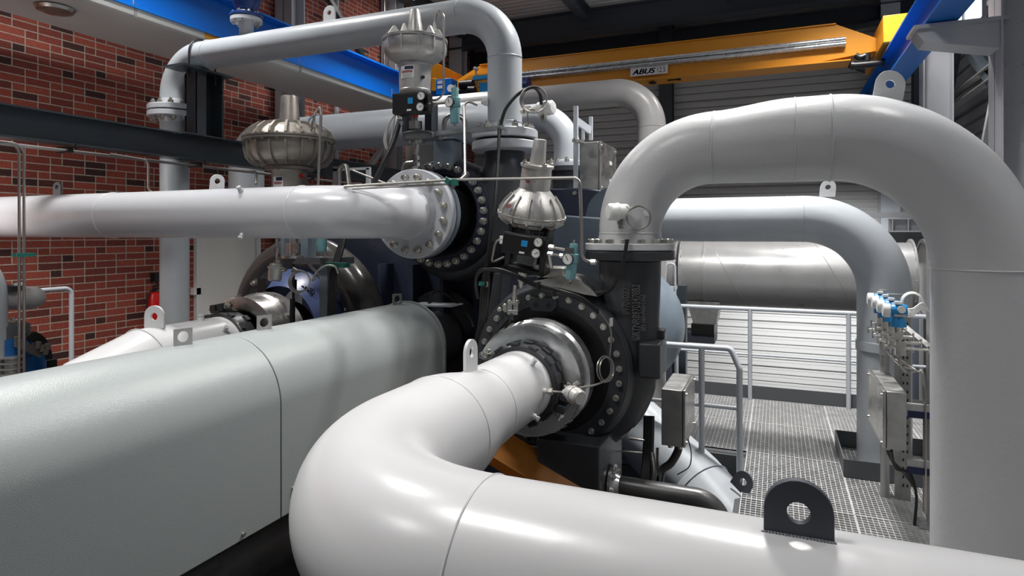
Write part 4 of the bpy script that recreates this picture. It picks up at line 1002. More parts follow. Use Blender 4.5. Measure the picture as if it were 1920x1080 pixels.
b = MB(); b.lathe([(0.02, 0.14), (0.25, 0.14), (0.30, 0.10), (0.415, 0.0), (0.42, 0.0)], (V1X, V1Y - 0.01, V1Z), (0, 1, 0), 72); obj('throat', b, 'black', v1)
b = MB(); b.bb((V1X - 0.22, V1Y + 0.05, V1Z - 0.70), (V1X + 0.16, V1Y + 0.4, V1Z - 0.55)); b.prism([(V1X - 0.16, V1Y - 0.02, V1Z - 0.52), (V1X + 0.14, V1Y - 0.02, V1Z - 0.52), (V1X + 0.06, V1Y - 0.02, V1Z - 0.66), (V1X - 0.12, V1Y - 0.02, V1Z - 0.66)], (0, 0.3, 0)); obj('base_lug', b, 'darkcast', v1, bev=0.01)
# cast lettering on the neck
yy = YA - 0.19
for (s_, u, v, sz) in (('89701030', 1181, 589, 0.064), ('©RTNR89703478B3', 1200, 638, 0.066), ('BN 035-A00-1502', 1210, 620, 0.048)):
    dy = 0.0 if u < 1190 else (-0.004 if u < 1205 else 0.012)
    q = PY(u, v, yy + dy); text_mesh('cast_lettering', s_, v1, 'casttext', (q.x + 0.0, yy + dy - 0.012, q.z), (0, 0, 1), (-1, 0, 0), sz, 0.009, 0, 0.001, 0.64)
# round cap drum, coupling
def drum(label, X, Y0, Y1, Z, R, rin, m='brushed', tabs=True):
    t = thing('inlet_cover', label, 'cover', (X, (Y0 + Y1) / 2, Z))
    b = MB(); b.lathe([(rin, 0.02), (rin + 0.02, 0.0), (R - 0.01, 0.0), (R, 0.004), (R, 0.012), (R * 0.985, 0.016), (R * 0.985, (Y1 - Y0) * 0.55), (R * 1.03, (Y1 - Y0) * 0.62), (R * 1.03, Y1 - Y0 - 0.004), (R * 1.01, Y1 - Y0), (rin, Y1 - Y0)], (X, Y0, Z), (0, 1, 0), 88, closed=True); obj('cover_shell', b, m, t)
    b = MB()
    for a in (1.75, 1.95, 2.15, 2.35, -0.75, -0.9, -1.05):
        c = Vector((X + (R * 1.0) * cos(a), Y0 + 0.03, Z + (R * 1.0) * sin(a))); nrm = Vector((cos(a), 0, sin(a)))
        b.bar(c - Vector((0, 0.02, 0)), c + nrm * 0.012 + Vector((0, 0.05, 0)), 0.022, 0.006, roll=nrm)
    obj('fixing_tabs', b, 'bolt', t)
    return t
dr1 = drum('shiny metal ring cover around the end of the white S-bend pipe', V1X, 3.52, 3.78, V1Z, 0.338, 0.205)
b = MB(); b.tube([(V1X, 3.70, V1Z), (V1X, 4.06, V1Z)], 0.24, 48); obj('inlet_nozzle', b, 'black', dr1)
def coupling(label, X, Y, Z, R, ba, wd=0.11):
    t = thing('grooved_coupling', label, 'pipe coupling', (X, Y, Z))
    b = MB(); b.lathe([(R, 0), (R + 0.022, 0), (R + 0.030, 0.010), (R + 0.030, wd - 0.010), (R + 0.022, wd), (R, wd)], (X, Y, Z), (0, 1, 0), 72, closed=True); obj('clamp_ring', b, 'blackiron', t)
    n = 26; b = MB(); b.bar((-0.026, 0, 0), (0.026, 0, 0), 0.034, 0.014, roll=(0, 0, 1)); tooth = b.mesh('clamp_tooth', Vector((0, 0, 0))); tooth.materials.append(M['blackiron'])
    for k in range(n):
        a = 2 * pi * k / n
        for yy_ in (0.018, wd - 0.018):
            if k % 2 == (0 if yy_ < 0.03 else 1): continue
            c = Vector((X + (R + 0.034) * cos(a), Y + yy_, Z + (R + 0.034) * sin(a))); nrm = Vector((cos(a), 0, sin(a))); tg = Vector((-sin(a), 0, cos(a)))
            o_ = inst('clamp_tooth', tooth, t, c); o_.rotation_euler = (0, pi / 2 - a, 0)
    for a in ba:
        nrm = Vector((cos(a), 0, sin(a))); tg = Vector((-sin(a), 0, cos(a))); c = Vector((X, Y + wd / 2, Z)) + nrm * (R + 0.062)
        b = MB()
        for s_ in (-1, 1): b.bar(c + tg * (s_ * 0.012), c + tg * (s_ * 0.062), wd * 0.8, 0.064, roll=nrm)
        obj('bolt_pad', b, 'blackiron', t, bev=0.006)
        inst('clamp_bolt', BOLT_L, t, c + tg * 0.062, tg); inst('clamp_bolt', BOLT_L, t, c - tg * 0.062, -tg)
    return t
coupling('black toothed clamp ring on the end of the white S-bend pipe', V1X, 3.385, V1Z, 0.206, (-0.30, -0.30 + pi))
# upper stage
v2 = volute('volute_casing', 'dark casing of the upper stage behind the studded pipe flange', 'compressor casing', XV2, 4.33, ZV2, 0.387, 0.40, 0.05, 0.13, 0.456, E + 0.55, 0.13, 'darkcast', 'navy', 30, BOLT_L, 0.60, yoff=0.22)
b = MB(); b.lathe([(0.14, 0.0), (0.255, 0.01), (0.262, 0.018), (0.262, 0.07), (0.255, 0.078), (0.0, 0.078)], (X2d, Y2, E + 0.635), (0, 0, 1), 64); obj('neck_flange', b, 'flange', v2)
b = MB(); b.lathe([(0, 0), (0.23, 0), (0.23, 0.018), (0, 0.018)], (X2d, Y2, E + 0.715), (0, 0, 1), 56); obj('gasket', b, 'black', v2)
b = MB(); b.lathe([(0.15, 0.12), (0.16, 0.1), (0.19, -0.1), (0.23, -0.4), (0.2, -0.6), (0, -0.6)], (X2d, Y2, E + 0.53), (0, 0, 1), 48); obj('neck', b, 'darkcast', v2)
b = MB(); b.lathe([(0.10, 0.0), (0.328, 0.0), (0.328, 0.05), (0.32, 0.055), (0.10, 0.055)], (XV2, 3.993, ZV2), (0, 1, 0), 72, closed=True); obj('inlet_flange', b, 'steelblue', v2)
b = MB(); b.lathe([(0.1, 0.055), (0.27, 0.055), (0.25, 0.12), (0.25, 0.38), (0.1, 0.38)], (XV2, 3.993, ZV2), (0, 1, 0), 64, closed=True); obj('inlet_nozzle', b, 'black', v2)
b = MB(); b.lathe([(0.1, 0), (0.25, 0), (0.25, 0.012), (0.1, 0.012)], (XV2, 3.979, ZV2), (0, 1, 0), 56, closed=True); obj('gasket', b, 'black', v2)
# first (left) stage
X9c, Y9c, Z9c = -3.93, 4.35, E - 0.86
t = thing('volute_casing', 'large dark round casing with thick glossy rim at the left of the machine', 'compressor casing', (X9c, Y9c, Z9c))
b = MB(); path = []; rs = []
for k in range(61):
    s_ = k / 60; a = pi * 1.35 - s_ * pi * 1.9
    Rc = 0.69 + 0.0 * s_; path.append((X9c + Rc * cos(a), Y9c + 0.12, Z9c + Rc * sin(a))); rs.append(0.115 + 0.13 * max(0, s_ - 0.25))
b.tube(path, rs, 40); obj('scroll', b, 'bronze_dark', t, ang=60)
b = MB(); b.lathe([(0.40, -0.30), (0.47, -0.22), (0.60, -0.02), (0.60, 0.1), (0.4, 0.1)], (X9c, Y9c + 0.12, Z9c), (0, 1, 0), 80, closed=True); obj('front_cone', b, 'blueface', t)
b = MB(); b.lathe([(0.555, 0.0), (0.66, 0.0), (0.70, 0.03), (0.70, 0.12), (0.555, 0.12)], (X9c, Y9c + 0.02, Z9c), (0, 1, 0), 80, closed=True); obj('bolt_ring', b, 'darkcast', t)
bolts(t, (X9c, Y9c + 0.02, Z9c), (0, -1, 0), 0.615, 12, BOLT_L, 0.35)
b = MB(); b.bb((X9c - 0.25, Y9c - 0.18, Z9c + 0.24), (X9c - 0.15, Y9c - 0.1, Z9c + 0.46)); b.bar((X9c - 0.2, Y9c - 0.14, Z9c + 0.46), (X9c - 0.2, Y9c - 0.14, Z9c + 0.2), 0.08, 0.02); obj('bracket', b, 'black', t)
q = Vector((X9c + 0.18, Y9c - 0.14, Z9c + 0.36)); text_mesh('cast_lettering', '3970', t, 'navy', q, (1, 0.1, -0.2), (0.2, 0.3, 1), 0.075, 0.006)
b = MB(); b.bb((X9c - 0.5, Y9c, 1.6), (X9c + 0.5, Y9c + 0.5, Z9c - 0.7)); obj('casing_foot', b, 'darkcast', t)
dr3 = drum('dull silver drum cover on the left stage in front of the big round casing', X9c, 3.74, 4.06, Z9, 0.385, 0.27, 'stainless')
b = MB(); b.tube([(X9c, 4.0, Z9), (X9c, 4.3, Z9)], 0.30, 48); obj('inlet_nozzle', b, 'black', dr3)
q = Vector((X9c + 0.395 * cos(0.62), 3.93, Z9 + 0.395 * sin(0.62))); nn = Vector((cos(0.62), 0, sin(0.62))); tg = Vector((-sin(0.62), 0, cos(0.62)))
b = MB(); b.bar(q - Vector((0, 0.035, 0)), q + Vector((0, 0.045, 0)), 0.05, 0.006, roll=nn); obj('label_plate', b, 'white', dr3)
b = MB()
for k in range(5): b.bar(q + nn * 0.004 - tg * 0.012 + Vector((0, -0.03 + 0.014 * k, 0)), q + nn * 0.004 - tg * 0.012 + Vector((0, -0.022 + 0.014 * k, 0)), 0.024, 0.003, roll=nn)
obj('label_code', b, 'ink', dr3)
coupling('black toothed clamp ring on the mitred white pipe beside the silver drum', X9c, 3.54, Z9, 0.253, (1.75, 1.75 + pi), 0.13)

# shaft cover
XC = -2.327; RC = 0.335; ZB = E - 1.457; ZT = E - 0.88
t = thing('shaft_cover', 'long grey green sheet metal coupling guard filling the lower left', 'machine guard', (XC - RC, 2.5, ZB))
def cover(y0, y1, name, k=1.0):
    b = MB(); pr = [(XC, ZB), (XC, ZT)] + [(XC - RC + RC * cos(a), ZT + RC * sin(a)) for a in [pi * j / 36 for j in range(1, 36)]] + [(XC - 2 * RC, ZT), (XC - 2 * RC, ZB)]
    b.prism([(x, y0, z) for x, z in pr], (0, y1 - y0, 0)); return obj(name, b, 'cover', t, bev=0.004, ang=30)
cover(-0.6, 2.478, 'near_hood'); cover(2.483, 4.17, 'far_hood')
b = MB(); pr = [(XC - 0.003, ZB), (XC - 0.003, ZT)] + [(XC - RC + (RC - 0.003) * cos(a), ZT + (RC - 0.003) * sin(a)) for a in [pi * j / 36 for j in range(1, 36)]] + [(XC - 2 * RC + 0.003, ZT), (XC - 2 * RC + 0.003, ZB)]
b.prism([(x, 2.470, z) for x, z in pr], (0, 0.02, 0)); obj('joint_gap', b, 'black', t)
b = MB(); b.prism([(x + 0.012 if x > XC - RC else x - 0.012, 4.17 - 0.001, z + (0.012 if z > ZB else 0)) for x, z in pr], (0, 0.03, 0)); obj('end_flange', b, 'cover', t)
for (u, v) in ((347, 640), (486, 615), (737, 572)):
    q = PX(u, v, XC - RC - 0.02 + (0.05 if u < 400 else 0)); 
    b = MB(); b.plate_hole((XC - RC * 0.95, q.y, ZT + RC - 0.004), (0.35, 1, 0), (0, 0, 1), 0.085, 0.085, 0.006, 0.026, False, 0.045); obj('lifting_eye', b, 'zinc', t)
for (u, v) in ((456, 1001), (550, 915)): inst('cover_screw', BOLT_S, t, PX(u, v, XC + 0.001), (1, 0, 0), scale=1.1)
b = MB(); b.lathe([(0, 0), (0.23, 0), (0.26, 0.02), (0.27, 0.10), (0.22, 0.12), (0.22, 0.6), (0, 0.6)], (XC - RC, 4.21, E - 0.896), (0, 1, 0), 56); hub = tag(obj('shaft_hub', b, 'blackiron'), 'black round hub at the far end of the shaft cover', 'shaft hub')
bolts(hub, (XC - RC, 4.21, E - 0.896), (0, -1, 0), 0.20, 12, BOLT_S)
b = MB(); b.lathe([(0, 0), (0.40, 0), (0.40, 0.05), (0.36, 0.06), (0, 0.06)], (XC - RC, 4.75, E - 0.896), (0, 1, 0), 64); tag(obj('bearing_cover', b, 'darkcast'), 'dark round bearing cover on the gear casing behind the hub', 'bearing cover')
b = MB(); b.bb((XC - 0.56, -0.5, 0), (XC - 0.12, 3.9, ZB - 0.02)); 
b = MB(); b.tube([(XC - 0.36, -0.5, ZB - 0.24), (XC - 0.36, 4.0, ZB - 0.24)], 0.22, 40); tag(obj('oil_pipe', b, 'darktube'), 'thick dark pipe lying below the shaft cover', 'pipe')
for y in (1.1, 2.9): 
    b = MB(); b.bb((XC - 0.60, y - 0.06, 0), (XC - 0.06, y + 0.06, ZB - 0.02)); tag(obj('guard_pedestal', b, 'black'), ('nearer' if y < 2 else 'farther') + ' black pedestal under the shaft cover', 'pedestal')
b = MB(); b.tube([(-1.95, 2.55, 2.52), (-1.72, 2.35, 1.9), (-1.6, 2.25, 1.2)], 0.075, 24); tag(obj('drain_pipe', b, 'darktube'), 'small dark pipe dropping between the shaft cover and the white S-bend', 'pipe')

# orange frame under the right stage
t = thing('orange_frame', 'orange painted steel frame glimpsed below the right stage', 'steel frame', (-1.3, 3.4, 2.6))
b = MB(); p0 = PY(868, 800, 3.70); p1 = PY(1115, 948, 3.70); b.bar(p0, p1, 0.22, 0.10, roll=(0, -0.5, 1)); obj('upper_member', b, 'orange', t, bev=0.006)
b = MB(); p0 = PY(845, 850, 3.55); p1 = PY(985, 960, 3.55); b.bar(p0, p1, 0.02, 0.34, roll=(0, -1, 0.4)); obj('web_plate', b, 'orange', t)
b = MB(); b.bb((-2.1, 3.45, 1.6), (-1.9, 3.65, 2.75)); b.bb((-1.1, 3.6, 1.6), (-0.95, 3.8, 2.3)); obj('frame_leg', b, 'orange', t)
# ================================================================== valve actuators and their fittings
def tubeobj(name, pts, r, m, parent, R=0.04, n=6, smooth=False, seg=10):
    b = MB(); b.tube(spline(pts, 8) if smooth else bend(pts, R, n), r, seg); return obj(name, b, m, parent)
def gauge(parent, c, d, r, needle=0.8):
    c = Vector(c); a, u, d = frame(d)
    b = MB(); b.lathe([(0, -r * 0.7), (r * 0.8, -r * 0.7), (r * 0.98, -r * 0.2), (r, 0), (r * 0.93, r * 0.06), (r * 0.88, 0.0), (0, -0.0)], c, d, 28); g = obj('pressure_gauge', b, 'black' if r > 0.03 else 'stainless', parent)
    b = MB(); b.lathe([(0, 0), (r * 0.86, 0), (r * 0.86, 0.001), (0, 0.001)], c + d * 0.0005, d, 28); obj('dial', b, 'white', g)
    b = MB(); t = Vector((cos(needle), 0, 0)); n_ = a * cos(needle) + u * sin(needle); b.bar(c + d * 0.003 - n_ * r * 0.25, c + d * 0.003 + n_ * r * 0.6, r * 0.12, 0.001, roll=d)
    for k in range(9):
        q = a * cos(-0.6 + k * 0.54) + u * sin(-0.6 + k * 0.54); b.bar(c + d * 0.003 + q * r * 0.66, c + d * 0.003 + q * r * 0.8, r * 0.05, 0.001, roll=d)
    obj('needle', b, 'ink', g)
    return g
def regulator(parent, top, bot, r, m='teal', gd=None):
    # filter regulator: knob, body, bowl, drain; axis from top to bottom
    top = Vector(top); bot = Vector(bot); L = (bot - top).length; d = (bot - top).normalized()
    b = MB(); b.lathe([(0, 0), (r * 0.70, 0), (r * 0.75, L * 0.02), (r * 0.75, L * 0.27), (0, L * 0.27)], top, d, 24); obj('regulator_knob', b, m, parent)
    b = MB(); b.lathe([(0, L * 0.26), (r * 1.15, L * 0.27), (r * 1.2, L * 0.50), (r * 1.0, L * 0.54), (0, L * 0.54)], top, d, 8); obj('regulator_body', b, m, parent, bev=0.003)
    b = MB(); b.lathe([(0, L * 0.53), (r, L * 0.54), (r * 0.95, L * 0.92), (r * 0.8, L * 0.96), (0, L * 0.96)], top, d, 28); obj('filter_bowl', b, m, parent)
    b = MB(); b.cyl(top + d * L * 0.95, bot + d * 0.006, r * 0.22, 12); b.lathe([(0, 0), (r * 0.42, 0.004), (r * 0.42, 0.008), (0, 0.010)], bot, d, 12); obj('drain_plug', b, 'bolt', parent)
    b = MB(); b.cyl(top - d * 0.022, top, r * 0.22, 10); obj('spindle', b, 'bolt', parent)
def radial(b, pts, n, th, T=None, a0=0.0):
    for k in range(n):
        a = a0 + 2 * pi * k / n; c, s = cos(a), sin(a)
        b.prism([Vector((r * c + s * th / 2, r * s - c * th / 2, z)) for r, z in pts], (-s * th, c * th, 0))
def actuator(name, label, T, R, cone, up, low, barrel, ribs_u, ribs_l, nr, m, nb, rim=(0.05, 0.04)):
    loc = T @ Vector((0, 0, 0))
    t = thing(name, label, 'valve actuator', loc)
    O = (0, 0, 0); Z = (0, 0, 1)
    S = lambda pr: [(r * R, z * R) for r, z in pr]
    b = MB(T); b.lathe(S(cone), O, Z, 40); obj('spring_can', b, m, t)
    b = MB(T); b.lathe(S(up), O, Z, 72); radial(b, S(ribs_u), nr, 0.012 * R / 0.3 + 0.003, a0=0.13); obj('upper_housing', b, m, t, ang=28)
    b = MB(T); b.lathe(S(low), O, Z, 72); radial(b, S(ribs_l), nr, 0.012 * R / 0.3 + 0.003, a0=0.13); obj('lower_housing', b, m, t, ang=28)
    b = MB(T); b.lathe(S([(0.6, 0.005), (1.0, 0.005), (1.0, rim[1]), (0.6, rim[1])]), O, Z, 72, closed=True); b.lathe(S([(0.6, -0.008), (1.0, -0.008), (1.0, -rim[0]), (0.6, -rim[0])]), O, Z, 72, closed=True); obj('rim', b, m, t)
    b = MB(T); b.lathe(S(barrel), O, Z, 48); obj('barrel', b, m, t)
    Q = T.to_3x3()
    for i in range(nb):
        a = 2 * pi * (i + 0.5) / nb + 0.13; p = Vector((R * 0.95 * cos(a), R * 0.95 * sin(a), 0))
        inst('rim_bolt', BOLT_S, t, T @ (p + Vector((0, 0, R * rim[1]))), Q @ Vector((0, 0, 1)), scale=R * 3.4)
        inst('rim_bolt', BOLT_S, t, T @ (p - Vector((0, 0, R * rim[0]))), Q @ Vector((0, 0, -1)), scale=R * 3.4)
    return t
def sticker(parent, T, r, a0, a1, z0, z1, red=True, nm='rating_label'):
    # curved foil label on the barrel with a blue head and red band
    def band(q0, q1, w0, w1, rr):
        b = MB(T); n = 8; vs = []; fs = []
        for k in range(n + 1):
            a = w0 + (w1 - w0) * k / n
            for (rad_, z) in ((rr, q0), (rr, q1), (rr - 0.001, q1), (rr - 0.001, q0)): vs.append(Vector((rad_ * cos(a), rad_ * sin(a), z)))
        for k in range(n):
            for j in range(4): fs.append((4 * k + j, 4 * k + (j + 1) % 4, 4 * (k + 1) + (j + 1) % 4, 4 * (k + 1) + j))
        fs += [(3, 2, 1, 0), (4 * n, 4 * n + 1, 4 * n + 2, 4 * n + 3)]
        return b.add(vs, fs)
    o = obj(nm, band(z0, z1, a0, a1, r + 0.0015), 'white', parent)
    H = z1 - z0
    obj('label_head', band(z0 + H * 0.70, z1 - H * 0.04, a0 + (a1 - a0) * 0.35, a1 - (a1 - a0) * 0.05, r + 0.0025), 'navyink', o)
    if red: obj('label_band', band(z0 + H * 0.42, z0 + H * 0.62, a0 + (a1 - a0) * 0.1, a1 - (a1 - a0) * 0.1, r + 0.0025), 'pinkcap', o)
    b = MB(T)
    for k in range(4):
        z = z0 + H * (0.08 + 0.08 * k); q = band(z, z + H * 0.02, a0 + (a1 - a0) * 0.12, a1 - (a1 - a0) * 0.15, r + 0.0025); b.add(q.v if False else [], []); b.v += q.v; n0 = len(b.v) - len(q.v); b.f += [tuple(i + n0 for i in f) for f in q.f]
    obj('label_lines', b, 'steelblue', o)
def positioner(label, T, w_, h_, d_):
    loc = T @ Vector((0, 0, 0))
    t = thing('valve_positioner', label, 'valve positioner', loc)
    b = MB(T); b.box((0, 0, 0), (w_, d_, h_)); obj('housing', b, 'black', t, bev=0.008)
    b = MB(T); b.box((0, 0, h_ / 2 + 0.002), (w_ * 1.02, d_ * 1.0, 0.004)); obj('mounting_plate', b, 'kick', t)
    b = MB(T); b.box((w_ * 0.10, -d_ / 2 - 0.001, h_ * 0.10), (w_ * 0.16, 0.003, h_ * 0.30)); obj('display', b, 'sky', t)
    b = MB(T); b.box((w_ * 0.06, -d_ / 2 - 0.001, -h_ * 0.36), (w_ * 0.14, 0.003, h_ * 0.09)); obj('name_tag', b, 'white', t)
    b = MB(T); b.box((w_ * 0.56, -d_ * 0.1, -h_ * 0.02), (w_ * 0.14, d_ * 0.5, h_ * 0.9)); obj('manifold_block', b, 'black', t, bev=0.003)
    Q = T.to_3x3(); dd = Q @ Vector((0.12, -1, 0.0))
    gauge(t, T @ Vector((w_ * 0.47, -d_ * 0.62, h_ * 0.26)), dd, h_ * 0.22, 2.2); gauge(t, T @ Vector((w_ * 0.45, -d_ * 0.66, -h_ * 0.28)), dd, h_ * 0.22, 0.5)
    return t

IDT = lambda p, rot=None: Matrix.Translation(p) @ (rot.to_4x4() if rot else Matrix.Identity(4))

# ---- left actuator: large ribbed pot behind the white horizontal pipe
RLa = 0.362; pL = PY(543, 264, 3.95)
TL = IDT(pL)
aL = actuator('diaphragm_actuator', 'largest ribbed metal actuator pot standing behind the white horizontal pipe', TL, RLa,
    [(0, 0.30), (0.235, 0.30), (0.225, 0.34), (0.185, 0.95), (0.17, 0.985), (0, 0.99)],
    [(0, 0.36), (0.30, 0.36), (0.45, 0.345), (0.66, 0.28), (0.82, 0.16), (0.90, 0.04), (0, 0.04)],
    [(0, -0.05), (0.92, -0.05), (0.915, -0.22), (0.875, -0.38), (0.78, -0.50), (0.62, -0.57), (0.45, -0.60), (0, -0.60)],
    [(0, -0.60), (0.52, -0.60), (0.52, -0.665), (0.40, -0.67), (0.38, -0.72), (0.38, -1.52), (0.30, -1.60), (0, -1.60)],
    [(0.36, 0.34), (0.46, 0.40), (0.70, 0.345), (0.90, 0.20), (0.955, 0.08), (0.94, 0.03), (0.8, 0.03)],
    [(0.80, -0.05), (0.955, -0.05), (0.965, -0.22), (0.925, -0.41), (0.82, -0.54), (0.68, -0.60), (0.6, -0.5)], 18, 'cast', 18)
sticker(aL, TL, 0.38 * RLa, -pi * 0.60, -pi * 0.38, -1.12 * RLa, -0.83 * RLa, True)
b = MB(TL); b.lathe([(0, 0), (0.016, 0), (0.016, 0.02), (0, 0.024)], (0.38 * RLa * cos(-0.15), 0.38 * RLa * sin(-0.15), -0.80 * RLa), (cos(-0.15), sin(-0.15), 0), 16); obj('vent_cap', b, 'red', aL)
b = MB(TL); b.cyl((0.02, -0.40 * RLa, -0.66 * RLa), (0.02, -0.46 * RLa, -0.66 * RLa), 0.012, 10); b.hex((-0.02, -0.08, 0.36 * RLa), (0, 0, 1), 0.02, 0.02); obj('fittings', b, 'bolt', aL)
px = lambda u, v, Y=3.75: PY(u, v, Y)
tubeobj('air_tube', [px(588, 238, 3.84), px(589, 214, 3.84), px(600, 200, 3.76), px(602, 214, 3.74), px(596, 360, 3.70)], 0.0105, 'tube', aL, 0.035)
b = MB(); b.hex(px(588, 240, 3.84), (0, 0, 1), 0.035, 0.03); b.hex(px(588, 232, 3.84), (0, 0, 1), 0.026, 0.02); b.cyl(px(586, 246, 3.84), px(588, 240, 3.84), 0.02, 10); obj('tube_fitting', b, 'stainless', aL)
# yoke and table below the pipe
tt = thing('actuator_table', 'blue grey stand with plate under the largest actuator, seen below the white pipe', 'stand', px(560, 490, 3.9))
for u0_, u1_ in ((526, 533), (563, 577)):
    b = MB(); b.bb(px(u0_, 486, 3.9), px(u1_, 430, 3.9) + Vector((0, 0.1, 0))); obj('yoke_leg', b, 'steelblue', tt, bev=0.004)
b = MB(); b.bb(px(518, 494, 3.84), px(626, 484, 3.84) + Vector((0, 0.25, 0))); obj('table_plate', b, 'kick', tt)
b = MB(); b.lathe([(0, 0), (0.10, 0), (0.10, 0.02), (0.06, 0.025), (0, 0.025)], px(551, 484, 3.9), (0, 0, 1), 32); b.cyl(px(551, 484, 3.9), px(551, 440, 3.9), 0.035, 20); b.box(px(551, 465, 3.9), (0.12, 0.06, 0.08)); obj('yoke_bush', b, 'stainless', tt)
b = MB(); b.bb(px(599, 640, 3.9), px(613, 492, 3.9) + Vector((0, 0.10, 0))); obj('stand_leg', b, 'steelblue', tt)
b = MB(); b.cyl(px(548, 640, 3.86), px(548, 560, 3.86), 0.022, 14); b.cyl(px(550, 562, 3.86), px(550, 494, 3.86), 0.012, 12); b.box(px(550, 535, 3.86), (0.045, 0.03, 0.09)); obj('valve_rod', b, 'black', tt)
b = MB(); b.bar(px(578, 492, 3.95), px(604, 520, 3.95), 0.02, 0.03); obj('gusset', b, 'beamgrey', tt)
rt = thing('filter_regulator', 'teal filter bowl peeping out below the white horizontal pipe', 'air regulator', px(603, 460, 3.8)); regulator(rt, px(603, 405, 3.8), px(603, 475, 3.8), 0.040)
b = MB(); b.bb(px(612, 432, 3.83), px(596, 425, 3.9)); obj('regulator_bracket', b, 'stainless', rt)
# hanging sensor canister and loop
sn = thing('sensor_head', 'brass toned sensor canister hanging under the white horizontal pipe', 'sensor', px(519, 500, 3.45))
b = MB(); b.cyl(px(519, 448, 3.40), px(519, 492, 3.45), 0.009, 12); b.hex(px(519, 465, 3.42), (0, 0, -1), 0.035, 0.03); b.hex(px(519, 488, 3.45), (0, 0, -1), 0.045, 0.02); obj('stem', b, 'tube', sn)
b = MB(); b.lathe([(0, 0), (0.040, 0), (0.046, 0.010), (0.046, 0.022), (0.056, 0.024), (0.056, 0.036), (0.050, 0.038), (0.046, 0.115), (0.038, 0.125), (0, 0.127)], px(518, 494, 3.45), (-0.05, -0.1, -1), 28); obj('canister', b, 'cast_bright', sn)
b = MB(); b.cyl(px(524, 508, 3.45), px(536, 505, 3.45), 0.014, 12); obj('cable_gland', b, 'bolt', sn)
lc = px(562, 528, 3.6); b = MB()
for r_, o_ in ((0.078, 0), (0.072, 0.008), (0.082, -0.006)): b.ring(lc + Vector((0, o_, 0)), (0.3, -1, 0.1), r_, 0.0045, 36, 8)
b.tube(spline([px(585, 525, 3.58), px(596, 508, 3.55), px(612, 498, 3.55), px(628, 500, 3.56), px(634, 512, 3.6)]), 0.007, 8); b.cyl(px(585, 525, 3.58), px(591, 520, 3.58), 0.013, 10); b.box(px(552, 506, 3.55), (0.04, 0.01, 0.025), Matrix.Rotation(0.5, 3, 'Y')); obj('cable_loop', b, 'cast_bright', sn)
b = MB(); b.bb(px(608, 501, 3.6), px(648, 493, 3.6) + Vector((0, 0.05, 0))); tag(obj('tube_clamp', b, 'green'), 'green tube clamp below the white pipe beside black cables', 'clamp')
t = thing('cable_bundle', 'black cables falling behind the white pipe toward the round casing', 'cables', px(638, 500, 3.9))
for k in range(4): tubeobj('cable', [px(652 - 2 * k, 430, 4.0), px(642 - 3 * k, 470, 3.9), px(630 - 3 * k, 510, 3.8), px(628 - 4 * k, 560, 3.8), px(627 - 4 * k, 640, 3.8)], 0.011, 'rubber', t, smooth=True)
t = thing('tube_pair', 'two thin grey tubes on the pipe below the largest actuator', 'tubing', px(500, 350, 3.5))
tubeobj('tube', [px(480, 345, 3.6), px(480, 322, 3.7), px(430, 318, 4.6)], 0.008, 'tube', t)

# ---- top actuator
RM = 0.248; pM = PY(778, 78, 4.10); TM = IDT(pM)
aM = actuator('diaphragm_actuator', 'tall metal actuator with pointed ribs standing in front of the top grey pipe', TM, RM,
    [(0, 0.12), (0.26, 0.12), (0.245, 0.35), (0.16, 0.90), (0.14, 0.97), (0, 0.98)],
    [(0, 0.17), (0.45, 0.17), (0.80, 0.10), (0.93, 0.03), (0, 0.03)],
    [(0, -0.03), (0.95, -0.03), (0.955, -0.28), (0.91, -0.42), (0.80, -0.54), (0.60, -0.66), (0.50, -0.72), (0, -0.72)],
    [(0, -0.72), (0.53, -0.72), (0.53, -0.77), (0.49, -0.80), (0.475, -1.50), (0.49, -1.52), (0.48, -1.58), (0.36, -1.66), (0, -1.66)],
    [(0.50, 0.12), (0.62, 0.20), (0.74, 0.33), (0.80, 0.30), (0.97, 0.03)],
    [(0.85, -0.03), (0.985, -0.03), (0.99, -0.20), (0.975, -0.36), (0.90, -0.46), (0.85, -0.42)], 12, 'cast_bright', 11, (0.035, 0.03))
sticker(aM, TM, 0.488 * RM, -pi * 0.64, -pi * 0.34, -1.22 * RM, -0.86 * RM)
b = MB(TM); b.cyl((0.46 * RM * cos(-0.55), 0.46 * RM * sin(-0.55), -1.2 * RM), (0.56 * RM * cos(-0.55), 0.56 * RM * sin(-0.55), -1.2 * RM), 0.013, 12); obj('vent_cap', b, 'black', aM)
pm = lambda u, v, Y=4.0: PY(u, v, Y)
tubeobj('air_tube', [pm(815, 50), pm(817, 26), pm(832, 14), pm(832, 178), pm(818, 188), pm(800, 187)], 0.0085, 'tube', aM, 0.06)
b = MB(); b.hex(pm(815, 56), (0, 0, 1), 0.028, 0.03); b.hex(pm(815, 50), (0, 0, 1), 0.02, 0.03); obj('tube_fitting', b, 'stainless', aM)
TMp = IDT(pm(772, 196, 3.93)); sM = positioner('black positioner box with two dials under the top actuator', TMp, 0.262, 0.145, 0.12)
ty = thing('actuator_yoke', 'blue grey yoke with stem under the top actuator', 'yoke', pm(778, 240, 4.1))
for u0_, u1_ in ((753, 765), (796, 809)):
    b = MB(); b.bb(pm(u0_, 250, 4.06), pm(u1_, 190, 4.06) + Vector((0, 0.1, 0))); obj('yoke_leg', b, 'beam', ty, bev=0.004)
b = MB(); b.prism([pm(754, 262, 4.0), pm(754, 248, 4.0), pm(768, 245, 4.0), pm(800, 244, 4.0), pm(810, 248, 4.0), pm(810, 258, 4.0)], (0, 0.16, 0)); obj('yoke_plate', b, 'kick', ty, bev=0.004)
